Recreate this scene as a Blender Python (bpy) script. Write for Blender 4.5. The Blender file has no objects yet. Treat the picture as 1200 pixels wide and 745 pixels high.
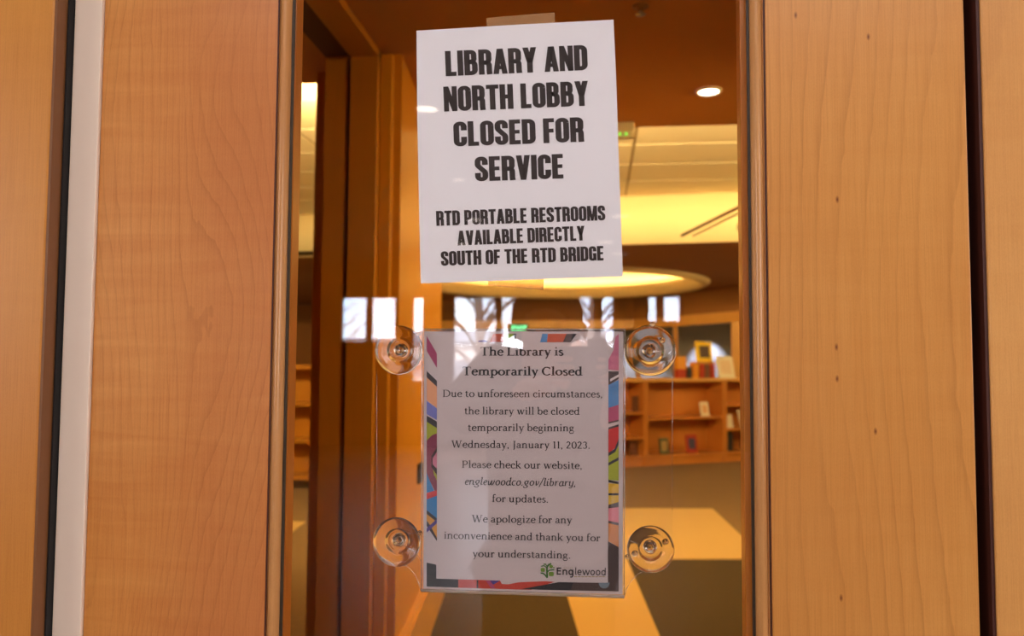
import bpy, bmesh, math, random
from mathutils import Vector, Matrix
R = math.radians
sc = bpy.context.scene
COL = sc.collection
random.seed(7)

# ------------------------------------------------------------------ camera
F = 930.0                                   # focal length in pixels of the 1200x745 frame
EYE = Vector((0.0, -0.85, 1.33))
yc = Vector((100, -52.5, 930)).normalized()             # world +Y seen from the camera (right, up, forward)
zc = Vector((95, 16452, 930)); zc = (zc - yc * zc.dot(yc)).normalized()
xc = Vector((-(yc.y * zc.z - yc.z * zc.y), -(yc.z * zc.x - yc.x * zc.z), -(yc.x * zc.y - yc.y * zc.x)))
if xc.x < 0: xc = -xc
# camera axes in world coordinates
c_right = Vector((xc.x, yc.x, zc.x)); c_up = Vector((xc.y, yc.y, zc.y)); c_fwd = Vector((xc.z, yc.z, zc.z))
cam = bpy.data.cameras.new('camera'); cam_ob = bpy.data.objects.new('camera', cam); COL.objects.link(cam_ob)
M = Matrix((c_right, c_up, -c_fwd)).transposed().to_4x4(); M.translation = EYE
cam_ob.matrix_world = M
cam.sensor_fit = 'HORIZONTAL'; cam.sensor_width = 36.0; cam.lens = 36.0 * F / 1200
cam.clip_start = 0.004; cam.clip_end = 300
cam.dof.use_dof = True; cam.dof.focus_distance = 0.875; cam.dof.aperture_fstop = 5.6
sc.camera = cam_ob

# ------------------------------------------------------------------ colour management, sky
sc.view_settings.view_transform = 'Standard'; sc.view_settings.look = 'None'
sc.view_settings.exposure = 0.0; sc.view_settings.gamma = 1.0; sc.view_settings.use_curve_mapping = False
sc.cycles.use_denoising = True
sc.cycles.transparent_max_bounces = 32; sc.cycles.max_bounces = 10; sc.cycles.diffuse_bounces = 5
sc.cycles.sample_clamp_indirect = 6.0
w = bpy.data.worlds.new('sky'); sc.world = w; w.use_nodes = True
nt = w.node_tree; nt.nodes.clear()
wo = nt.nodes.new('ShaderNodeOutputWorld'); bg = nt.nodes.new('ShaderNodeBackground')
tcw = nt.nodes.new('ShaderNodeTexCoord'); nzw = nt.nodes.new('ShaderNodeTexNoise'); rw = nt.nodes.new('ShaderNodeValToRGB')
nzw.inputs['Scale'].default_value = 5; nzw.inputs['Detail'].default_value = 6
rw.color_ramp.elements[0].color = (0.62, 0.78, 1, 1); rw.color_ramp.elements[0].position = .4
rw.color_ramp.elements[1].color = (1, 1, 1, 1); rw.color_ramp.elements[1].position = .6
nt.links.new(tcw.outputs['Generated'], nzw.inputs['Vector']); nt.links.new(nzw.outputs['Fac'], rw.inputs['Fac'])
nt.links.new(rw.outputs['Color'], bg.inputs['Color']); nt.links.new(bg.outputs[0], wo.inputs[0])
SKY = 20.0
bg.inputs['Strength'].default_value = SKY

def area(name, loc, target, sx, sy, power, col, spread=180):
    l = bpy.data.lights.new(name, 'AREA'); l.shape = 'RECTANGLE'; l.size = sx; l.size_y = sy
    l.energy = power; l.color = col; l.spread = R(spread)
    o = bpy.data.objects.new(name, l); COL.objects.link(o); o.location = loc
    d = Vector(target) - Vector(loc); o.rotation_euler = d.to_track_quat('-Z', 'Y').to_euler(); return o
sun = bpy.data.lights.new('sun', 'SUN'); sun.energy = 9; sun.angle = R(.6); sun.color = (1, .95, .88); sun_ob = bpy.data.objects.new('sun', sun); COL.objects.link(sun_ob)
sun_ob.location = (0, 20, 20); sun_ob.rotation_euler = (R(-52), R(12), 0)
WARM = (1.0, 0.59, 0.13); WARM2 = (1.0, 0.68, 0.25)
# lobby behind the photographer: fill lights added out of view, overhead and at both sides
area('overhead_fill', (0.1, -1.35, 2.86), (0.1, -0.25, 1.25), 2.6, 0.9, 19, (1.0, 0.92, 0.92), 110)
area('side_fill', (4.3, -2.6, 1.9), (0, -0.1, 1.45), 2.2, 1.8, 14, (1.0, 0.87, 0.82), 60)
area('side_fill', (-4.3, -2.6, 1.9), (0, -0.1, 1.45), 2.2, 1.8, 11, (1.0, 0.87, 0.82), 60)
# library: linear lamps on the ledge above the entrance soffit, then fill lights added out of view
area('cove_lamp', (0.8, 3.05, 2.74), (1.3, 5.4, 3.0), 5.5, 0.10, 340, WARM2)
area('cove_lamp', (-3.4, 3.05, 2.74), (-3.4, 5.4, 3.0), 3.0, 0.10, 60, WARM2)
area('reading_room_fill', (3.4, 4.9, 2.9), (0.6, 6.5, 0.4), 2.4, 2.2, 66, (1.0, .66, .20))
area('far_room_fill', (4.0, 8.6, 2.4), (1.4, 10.2, 0.6), 1.6, 1.2, 60, WARM2)
area('far_room_fill', (-2.6, 9.0, 2.45), (-1, 14.0, 1.6), 1.6, 1.2, 60, WARM2)
area('left_room_fill', (-4.9, 4.4, 2.8), (-2.8, 6.0, 0.3), 1.6, 1.6, 7, WARM2)
area('vestibule_fill', (1.7, 2.4, 2.2), (-0.9, 3.4, 1.0), 0.5, 0.5, 18, WARM, 90)

area('vestibule_fill', (0.7, 0.8, 2.48), (-1.0, 2.1, 0.9), 0.35, 0.35, 11, (1.0, .62, .14), 120)  # added above the frame to brighten the post faces

# ------------------------------------------------------------------ helpers
def at(px, py, d):
    """point on the vertical plane d metres in front of the camera (parallel to the door) seen at pixel px, py"""
    r = c_right * (px - 600) + c_up * (372.5 - py) + c_fwd * F
    return EYE + r * (d / r.y)
def atz(px, py, z):
    r = c_right * (px - 600) + c_up * (372.5 - py) + c_fwd * F
    return EYE + r * ((z - EYE.z) / r.z)
def srgb(r, g, b):
    f = lambda c: (c / 255 / 12.92) if c / 255 <= .04045 else ((c / 255 + .055) / 1.055) ** 2.4
    return (f(r), f(g), f(b), 1)

class MB:
    def __init__(s): s.v = []; s.f = []; s.m = []; s.mi = 0; s.smooth = []
    def add(s, vs, fs, smooth=False):
        o = len(s.v); s.v += [Vector(p) for p in vs]
        for f in fs: s.f.append([o + i for i in f]); s.m.append(s.mi); s.smooth.append(smooth)
        return s
    def box(s, a, b):
        x0, y0, z0 = a; x1, y1, z1 = b
        vs = [(x0,y0,z0),(x1,y0,z0),(x1,y1,z0),(x0,y1,z0),(x0,y0,z1),(x1,y0,z1),(x1,y1,z1),(x0,y1,z1)]
        return s.add(vs, [(0,3,2,1),(4,5,6,7),(0,1,5,4),(1,2,6,5),(2,3,7,6),(3,0,4,7)])
    def obox(s, o, ux, uy, a, b):
        """box in a frame turned about z: o origin, ux, uy unit vectors"""
        x0, y0, z0 = a; x1, y1, z1 = b; vs = []
        for (x, y, z) in [(x0,y0,z0),(x1,y0,z0),(x1,y1,z0),(x0,y1,z0),(x0,y0,z1),(x1,y0,z1),(x1,y1,z1),(x0,y1,z1)]:
            vs.append(Vector(o) + Vector(ux) * x + Vector(uy) * y + Vector((0, 0, z)))
        return s.add(vs, [(0,3,2,1),(4,5,6,7),(0,1,5,4),(1,2,6,5),(2,3,7,6),(3,0,4,7)])
    def prism(s, pts, off):
        """closed polygon pts (list of vectors) extruded by off"""
        n = len(pts); off = Vector(off); vs = [Vector(p) for p in pts] + [Vector(p) + off for p in pts]
        fs = [tuple(range(n)), tuple(range(2 * n - 1, n - 1, -1))] + [(i, i + n, (i + 1) % n + n, (i + 1) % n) for i in range(n)]
        return s.add(vs, fs)
    def poly(s, pts): return s.add(pts, [tuple(range(len(pts)))])
    def lathe(s, c, axis, prof, n=40, close=False):
        """prof: list of (radius, distance along axis)"""
        axis = Vector(axis).normalized(); t = Vector((0, 0, 1)) if abs(axis.z) < .9 else Vector((1, 0, 0))
        u = axis.cross(t).normalized(); v = axis.cross(u); vs = []; fs = []
        for (r, h) in prof:
            for i in range(n):
                a = 2 * math.pi * i / n; vs.append(Vector(c) + axis * h + (u * math.cos(a) + v * math.sin(a)) * max(r, 1e-5))
        k = len(prof)
        for j in range(k - 1 if not close else k):
            for i in range(n):
                a = j * n + i; b = j * n + (i + 1) % n; jj = (j + 1) % k
                fs.append((a, b, jj * n + (i + 1) % n, jj * n + i))
        return s.add(vs, fs, True)
    def tube(s, pts, r, n=8):
        pts = [Vector(p) for p in pts]; vs = []; fs = []
        for i, p in enumerate(pts):
            d = (pts[min(i + 1, len(pts) - 1)] - pts[max(i - 1, 0)]).normalized()
            t = Vector((0, 0, 1)) if abs(d.z) < .9 else Vector((1, 0, 0)); u = d.cross(t).normalized(); v = d.cross(u)
            for k in range(n):
                a = 2 * math.pi * k / n; vs.append(p + (u * math.cos(a) + v * math.sin(a)) * r)
        for i in range(len(pts) - 1):
            for k in range(n): fs.append((i*n+k, i*n+(k+1)%n, (i+1)*n+(k+1)%n, (i+1)*n+k))
        fs.append(tuple(range(n))); fs.append(tuple(range(len(vs) - 1, len(vs) - 1 - n, -1)))
        return s.add(vs, fs, True)
    def build(s, name, mat, parent=None, base=None, bevel=0, fix=True, kind=None):
        me = bpy.data.meshes.new(name)
        o0 = Vector(base) if base is not None else (parent['_w'] and Vector(parent['_w']) if parent is not None and '_w' in parent else Vector((0, 0, 0)))
        me.from_pydata([tuple(p - o0) for p in s.v], [], s.f)
        for mm in (mat if isinstance(mat, (list, tuple)) else [mat]): me.materials.append(mm)
        for p, mi, sm in zip(me.polygons, s.m, s.smooth): p.material_index = mi; p.use_smooth = sm
        if fix:
            b = bmesh.new(); b.from_mesh(me); bmesh.ops.recalc_face_normals(b, faces=b.faces); b.to_mesh(me); b.free()
        me.update()
        ob = bpy.data.objects.new(name, me); COL.objects.link(ob)
        if parent is not None:
            ob.parent = parent
            if base is not None: ob.location = Vector(base) - Vector(parent['_w'])
            ob['_w'] = tuple(o0)
        else: ob.location = o0; ob['_w'] = tuple(o0)
        if bevel:
            md = ob.modifiers.new('bevel', 'BEVEL'); md.width = bevel; md.segments = 2; md.limit_method = 'ANGLE'; md.angle_limit = R(40)
        if kind: ob['kind'] = kind
        return ob
def empty(name, loc, kind=None):
    o = bpy.data.objects.new(name, None); COL.objects.link(o); o.location = loc; o['_w'] = tuple(loc); o.empty_display_size = .05
    if kind: o['kind'] = kind
    return o
def tag(o, label, cat, group=None):
    o['label'] = label; o['category'] = cat
    if group: o['group'] = group
    return o
def dup(o, loc, label=None):
    c = o.copy(); COL.objects.link(c); c.location = loc
    if label: c['label'] = label
    for ch in o.children:
        d = ch.copy(); COL.objects.link(d); d.parent = c
        for g in ch.children:
            e = g.copy(); COL.objects.link(e); e.parent = d
    return c

# ------------------------------------------------------------------ materials
def mat(name):
    m = bpy.data.materials.new(name); m.use_nodes = True; t = m.node_tree
    b = t.nodes['Principled BSDF']; return m, t, b
def N(t, typ, **kw):
    n = t.nodes.new('ShaderNode' + typ)
    for k, v in kw.items():
        if k in n.inputs.keys(): n.inputs[k].default_value = v
        else: setattr(n, k, v)
    return n
def plain(name, col, rough=.5, metal=0, noise=0, scale=30, coat=0, bump=0):
    m, t, b = mat(name); b.inputs['Base Color'].default_value = col; b.inputs['Roughness'].default_value = rough
    b.inputs['Metallic'].default_value = metal; b.inputs['Coat Weight'].default_value = coat
    tc = N(t, 'TexCoord'); nz = N(t, 'TexNoise'); nz.inputs['Scale'].default_value = scale; nz.inputs['Detail'].default_value = 5
    t.links.new(tc.outputs['Object'], nz.inputs['Vector'])
    mr = N(t, 'MapRange'); mr.inputs['To Min'].default_value = 1 - noise; mr.inputs['To Max'].default_value = 1 + noise
    t.links.new(nz.outputs['Fac'], mr.inputs['Value'])
    mx = N(t, 'VectorMath', operation='SCALE'); mx.inputs[0].default_value = col[:3]
    t.links.new(mr.outputs[0], mx.inputs['Scale']); t.links.new(mx.outputs[0], b.inputs['Base Color'])
    if bump:
        bp = N(t, 'Bump'); bp.inputs['Strength'].default_value = bump; bp.inputs['Distance'].default_value = .002
        t.links.new(nz.outputs['Fac'], bp.inputs['Height']); t.links.new(bp.outputs[0], b.inputs['Normal'])
    return m
def emit(name, col, s):
    m, t, b = mat(name); b.inputs['Base Color'].default_value = (0, 0, 0, 1)
    b.inputs['Emission Color'].default_value = (*col[:3], 1); b.inputs['Emission Strength'].default_value = s; return m
def clear(name, f0=.04, tint=(1, 1, 1, 1), rough=0.0, milky=0.0, power=5.0, haze=(.85, .83, .82, 1), through=False):
    """thin clear sheet: Fresnel mix of see-through and mirror reflection"""
    m, t, b = mat(name); t.nodes.remove(b); out = t.nodes['Material Output']
    lw = N(t, 'LayerWeight'); lw.inputs['Blend'].default_value = .5
    pw = N(t, 'Math', operation='POWER'); pw.inputs[1].default_value = power; t.links.new(lw.outputs['Facing'], pw.inputs[0])
    mr = N(t, 'MapRange'); mr.inputs['To Min'].default_value = f0; mr.inputs['To Max'].default_value = 1
    t.links.new(pw.outputs[0], mr.inputs['Value'])
    tr = N(t, 'BsdfTransparent'); tr.inputs['Color'].default_value = tint
    gl = N(t, 'BsdfGlossy'); gl.inputs['Roughness'].default_value = rough
    mx = N(t, 'MixShader'); t.links.new(mr.outputs[0], mx.inputs[0]); t.links.new(gl.outputs[0], mx.inputs[2])
    if milky:
        df = N(t, 'BsdfTranslucent' if through else 'BsdfDiffuse'); df.inputs['Color'].default_value = haze
        m2 = N(t, 'MixShader'); m2.inputs[0].default_value = milky
        t.links.new(tr.outputs[0], m2.inputs[1]); t.links.new(df.outputs[0], m2.inputs[2]); t.links.new(m2.outputs[0], mx.inputs[1])
    else: t.links.new(tr.outputs[0], mx.inputs[1])
    t.links.new(mx.outputs[0], out.inputs['Surface']); return m

def glassy(name, ior=1.42, rough=.0, tint=(1, 1, 1, 1)):
    m, t, b = mat(name); b.inputs['Base Color'].default_value = tint; b.inputs['Roughness'].default_value = rough
    b.inputs['Transmission Weight'].default_value = 1; b.inputs['IOR'].default_value = ior; return m

def maple(name, light, dark, red, seed=0.0, rings=9.0, warp=1.0, line=.35, figure=.35, rough=.38, flecks=0.0, xs=4.0, zs=.9, redx=None, xk=1.1):
    """clear-finished maple veneer: growth-ring contours, cross figure, fibre, small knots"""
    m, t, b = mat(name); L = t.links
    tc = N(t, 'TexCoord')
    def mapn(sx, sz, off=0.0):
        mp = N(t, 'Mapping'); mp.inputs['Location'].default_value = (seed + off, seed * 1.7 + off, seed * .6)
        mp.inputs['Scale'].default_value = (sx, sx, sz); L.new(tc.outputs['Object'], mp.inputs['Vector']); return mp
    def noise(sx, sz, det=2, off=0.0, dist=0.0, rg=.5):
        n = N(t, 'TexNoise'); n.inputs['Scale'].default_value = 1; n.inputs['Detail'].default_value = det; n.inputs['Distortion'].default_value = dist
        n.inputs['Roughness'].default_value = rg
        L.new(mapn(sx, sz, off).outputs[0], n.inputs['Vector']); return n.outputs['Fac']
    def ma(op, a, bb=None, cl=False):
        n = N(t, 'Math', operation=op); n.use_clamp = cl
        for i, q in enumerate((a, bb)):
            if q is None: continue
            if isinstance(q, (int, float)): n.inputs[i].default_value = q
            else: L.new(q, n.inputs[i])
        return n.outputs[0]
    sep = N(t, 'SeparateXYZ'); L.new(tc.outputs['Object'], sep.inputs[0])
    big = noise(xs, zs, 1.5, 0, .15)
    wig = noise(60, 22, 2, 9)
    big2 = ma('ADD', ma('MULTIPLY', big, warp), ma('MULTIPLY', wig, .018))
    big2 = ma('ADD', big2, ma('MULTIPLY', sep.outputs['X'], xk))
    ph = ma('FRACT', ma('MULTIPLY', big2, rings))
    # thin asymmetric dark line at the end of each ring
    d1 = ma('POWER', ph, 7.0)
    d2 = ma('SUBTRACT', 1.0, ma('MULTIPLY', ma('SUBTRACT', 1.0, ph), 0.0))
    edge = ma('MULTIPLY', d1, ma('SUBTRACT', 1.0, ma('POWER', ph, 60.0)))
    vis = noise(5, 2.5, 2, 21)
    edge = ma('MULTIPLY', edge, ma('MULTIPLY', ma('SUBTRACT', vis, .22, True), 2.0))
    fine = noise(900, 14, 2, 4, 0, .6)
    fine2 = noise(160, 3, 3, 14)
    grit = noise(1100, 420, 2, 44, 0, .7)
    fig = noise(7, 60, 2, 31, .6)
    tone = noise(3.2, 3.0, 2, 51)
    base = N(t, 'MixRGB'); base.inputs[1].default_value = dark; base.inputs[2].default_value = light
    f = ma('ADD', ma('MULTIPLY', tone, .9), ma('ADD', ma('MULTIPLY', ma('SUBTRACT', fig, .5), figure), ma('MULTIPLY', ma('SUBTRACT', fine2, .5), .55)))
    L.new(ma('ADD', f, 0.05, True), base.inputs[0])
    rd = N(t, 'MixRGB'); rd.inputs[2].default_value = red
    rn = noise(2.0, 1.6, 2, 77)
    rf = ma('MULTIPLY', ma('SUBTRACT', rn, .42, True), 1.6, True)
    if redx:      # heartwood band towards one edge of the veneer
        mr = N(t, 'MapRange'); mr.inputs['From Min'].default_value = redx[0]; mr.inputs['From Max'].default_value = redx[1]
        mr.inputs['To Min'].default_value = 0; mr.inputs['To Max'].default_value = .55; L.new(sep.outputs['X'], mr.inputs['Value'])
        rf = ma('ADD', ma('MULTIPLY', rf, .5), ma('MULTIPLY', mr.outputs[0], ma('ADD', tone, .35)), True)
    L.new(rf, rd.inputs[0]); L.new(base.outputs[0], rd.inputs[1])
    ln = N(t, 'MixRGB', blend_type='MULTIPLY'); ln.inputs[2].default_value = (.42, .26, .15, 1)
    L.new(ma('MULTIPLY', edge, line, True), ln.inputs[0]); L.new(rd.outputs[0], ln.inputs[1])
    fb = N(t, 'MixRGB', blend_type='MULTIPLY'); fb.inputs[2].default_value = (.72, .62, .5, 1)
    L.new(ma('MULTIPLY', ma('SUBTRACT', ma('ADD', ma('MULTIPLY', fine, .6), ma('MULTIPLY', grit, .4)), .44, True), 1.9, True), fb.inputs[0]); L.new(ln.outputs[0], fb.inputs[1])
    last = fb.outputs[0]
    if flecks:
        v = N(t, 'TexVoronoi'); v.inputs['Scale'].default_value = 1; v.inputs['Randomness'].default_value = 1
        v.voronoi_dimensions = '2D'; cb_ = N(t, 'CombineXYZ'); L.new(ma('MULTIPLY', sep.outputs['X'], 26.0), cb_.inputs['X']); L.new(ma('MULTIPLY', sep.outputs['Z'], 12.0), cb_.inputs['Y']); L.new(cb_.outputs[0], v.inputs['Vector'])
        fk = ma('MULTIPLY', ma('SUBTRACT', .055, v.outputs['Distance'], True), 22.0, True)
        k = N(t, 'SeparateXYZ'); L.new(v.outputs['Color'], k.inputs[0])
        fk = ma('MULTIPLY', fk, ma('GREATER_THAN', k.outputs['X'], 1 - flecks))
        fx = N(t, 'MixRGB', blend_type='MULTIPLY'); fx.inputs[2].default_value = (.30, .16, .08, 1)
        L.new(fk, fx.inputs[0]); L.new(last, fx.inputs[1]); last = fx.outputs[0]
    L.new(last, b.inputs['Base Color'])
    b.inputs['Roughness'].default_value = rough; b.inputs['Coat Weight'].default_value = .25; b.inputs['Coat Roughness'].default_value = .28
    b.inputs['Specular IOR Level'].default_value = .35
    bp = N(t, 'Bump'); bp.inputs['Strength'].default_value = .12; bp.inputs['Distance'].default_value = .0006
    L.new(fine, bp.inputs['Height']); L.new(bp.outputs[0], b.inputs['Normal'])
    return m
# ------------------------------------------------------------------ lettering: pen-drawn alphabets
def arc(cx, cy, rx, ry, a0, a1, n=14):
    return [(cx + rx * math.cos(R(a0 + (a1 - a0) * i / n)), cy + ry * math.sin(R(a0 + (a1 - a0) * i / n))) for i in range(n + 1)]
def pen(pts, wv, wh, taper=None):
    """strip of quads along pts; wv = width of upright strokes, wh = width of level strokes"""
    q = []; n = len(pts)
    for i, p in enumerate(pts):
        a = pts[max(i - 1, 0)]; b = pts[min(i + 1, n - 1)]
        dx, dy = b[0] - a[0], b[1] - a[1]; l = math.hypot(dx, dy) or 1
        nx, ny = -dy / l, dx / l
        k = 1.0
        if taper: k = taper[0] + (taper[1] - taper[0]) * i / (n - 1)
        ox, oy = nx * wv / 2 * k, ny * wh / 2 * k
        q.append(((p[0] + ox, p[1] + oy), (p[0] - ox, p[1] - oy)))
    return [[q[i][0], q[i][1], q[i + 1][1], q[i + 1][0]] for i in range(n - 1)]
def rect(x0, y0, x1, y1): return [[(x0, y0), (x1, y0), (x1, y1), (x0, y1)]]

def anton(ch):
    """condensed heavy capitals, cap height 1; returns (advance, quads)"""
    s, h = .205, .165; W = .47
    X0, X1 = s / 2, W - s / 2; r = .135
    def bowl(x0, y0, x1, y1, rr=r):      # right-hand bowl centre line from (x0,y0) bottom to (x0,y1) top
        return [(x0, y0)] + arc(x1 - rr, y0 + rr, rr, rr, -90, 0, 8) + arc(x1 - rr, y1 - rr, rr, rr, 0, 90, 8) + [(x0, y1)]
    lo, hi = h / 2, 1 - h / 2
    def ring(x0, x1, y0, y1, rr=.125):
        return arc(x1 - rr, y1 - rr, rr, rr, 0, 90, 7) + arc(x0 + rr, y1 - rr, rr, rr, 90, 180, 7) + arc(x0 + rr, y0 + rr, rr, rr, 180, 270, 7) + arc(x1 - rr, y0 + rr, rr, rr, 270, 360, 7) + [(x1, y1 - rr)]
    stem = rect(0, 0, s, 1)
    if ch == 'I': return s, rect(0, 0, s, 1)
    if ch == 'L': return .40, stem + rect(s - .01, 0, .385, h)
    if ch == 'T': return .46, rect(.125, 0, .125 + s, 1) + rect(0, 1 - h, .455, 1)
    if ch == 'E': return .415, stem + rect(s - .01, 0, .395, h) + rect(s - .01, 1 - h, .395, 1) + rect(s - .01, .43, .37, .43 + h * .9)
    if ch == 'F': return .40, stem + rect(s - .01, 1 - h, .39, 1) + rect(s - .01, .42, .365, .42 + h * .95)
    if ch == 'H': return .49, stem + rect(.49 - s, 0, .49, 1) + rect(s - .01, .42, .49 - s + .01, .42 + h)
    if ch == 'D': return .48, stem + pen(bowl(s * .8, lo, .48 - s / 2, hi), s, h)
    if ch == 'P': return .465, stem + pen(bowl(s * .8, .42, .465 - s / 2, hi, .125), s, h)
    if ch == 'B': return .48, stem + pen(bowl(s * .8, .535, .455 - s / 2, hi, .11), s * .95, h) + pen(bowl(s * .8, lo, .48 - s / 2, .515, .125), s, h)
    if ch == 'R':
        return .485, stem + pen(bowl(s * .8, .475, .47 - s / 2, hi, .12), s, h) + pen([(s, .475), (.30, .46)] + arc(.30, .36, .075, .1, 90, 0, 6) + [(.376, .12), (.388, 0)], s * .98, h)
    if ch in 'OQ': return W + .01, pen(ring(X0, X1 + .01, lo, hi), s, h)
    if ch == 'C': return W, pen([(X1, .64), (X1, hi - .125)] + arc(X1 - .125, hi - .125, .125, .125, 0, 90, 7) + arc(X0 + .125, hi - .125, .125, .125, 90, 180, 7) + arc(X0 + .125, lo + .125, .125, .125, 180, 270, 7) + arc(X1 - .125, lo + .125, .125, .125, 270, 360, 7) + [(X1, .38)], s, h)
    if ch == 'G': return W + .01, anton('C')[1] + rect(X1 - s / 2, .06, X1 + s / 2, .5) + rect(.25, .41, X1 + s / 2, .52) + rect(X1 + .03, 0, X1 + s / 2, .1)
    if ch == 'S':
        p = [(X1 - .005, .66), (X1 - .005, hi - .12)] + arc(X1 - .125, hi - .12, .12, .12, 0, 90, 7) + arc(X0 + .12, hi - .12, .12, .12, 90, 180, 7) + [(X0, .70)] + arc(X0 + .14, .70, .14, .15, 180, 225, 5) + [(.235, .5)] + arc(X1 - .14, .30, .14, .15, 45, 0, 5) + [(X1, lo + .12)] + arc(X1 - .12, lo + .12, .12, .12, 0, -90, 7) + arc(X0 + .12, lo + .12, .12, .12, -90, -180, 7) + [(X0, .34)]
        return W, pen(p, s, h)
    if ch == 'U': return W + .01, pen([(X0, 1), (X0, lo + .125)] + arc(X0 + .125, lo + .125, .125, .125, 180, 270, 7) + arc(X1 - .115, lo + .125, .125, .125, 270, 360, 7) + [(X1 + .01, 1)], s, h)
    if ch == 'N': return .49, rect(0, 0, s * .9, 1) + rect(.49 - s * .9, 0, .49, 1) + [[(0, 1), (s * .9, 1), (.49, 0), (.49 - s * .9, 0)]]
    if ch == 'M': return .64, rect(0, 0, s * .88, 1) + rect(.64 - s * .88, 0, .64, 1) + [[(.02, 1), (s + .02, 1), (.39, 0), (.25, 0)], [(.62, 1), (.62 - s, 1), (.25, 0), (.39, 0)]]
    if ch == 'A': return .51, [[(0, 0), (.195, 0), (.335, 1), (.145, 1)], [(.51, 0), (.315, 0), (.175, 1), (.365, 1)]] + rect(.12, .18, .39, .32)
    if ch == 'V': return .50, [[(0, 1), (.2, 1), (.33, 0), (.15, 0)], [(.5, 1), (.3, 1), (.17, 0), (.35, 0)]]
    if ch == 'Y': return .50, [[(0, 1), (.205, 1), (.35, .40), (.15, .40)], [(.5, 1), (.295, 1), (.15, .40), (.35, .40)]] + rect(.25 - s / 2, 0, .25 + s / 2, .44)
    return .2, []

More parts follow.
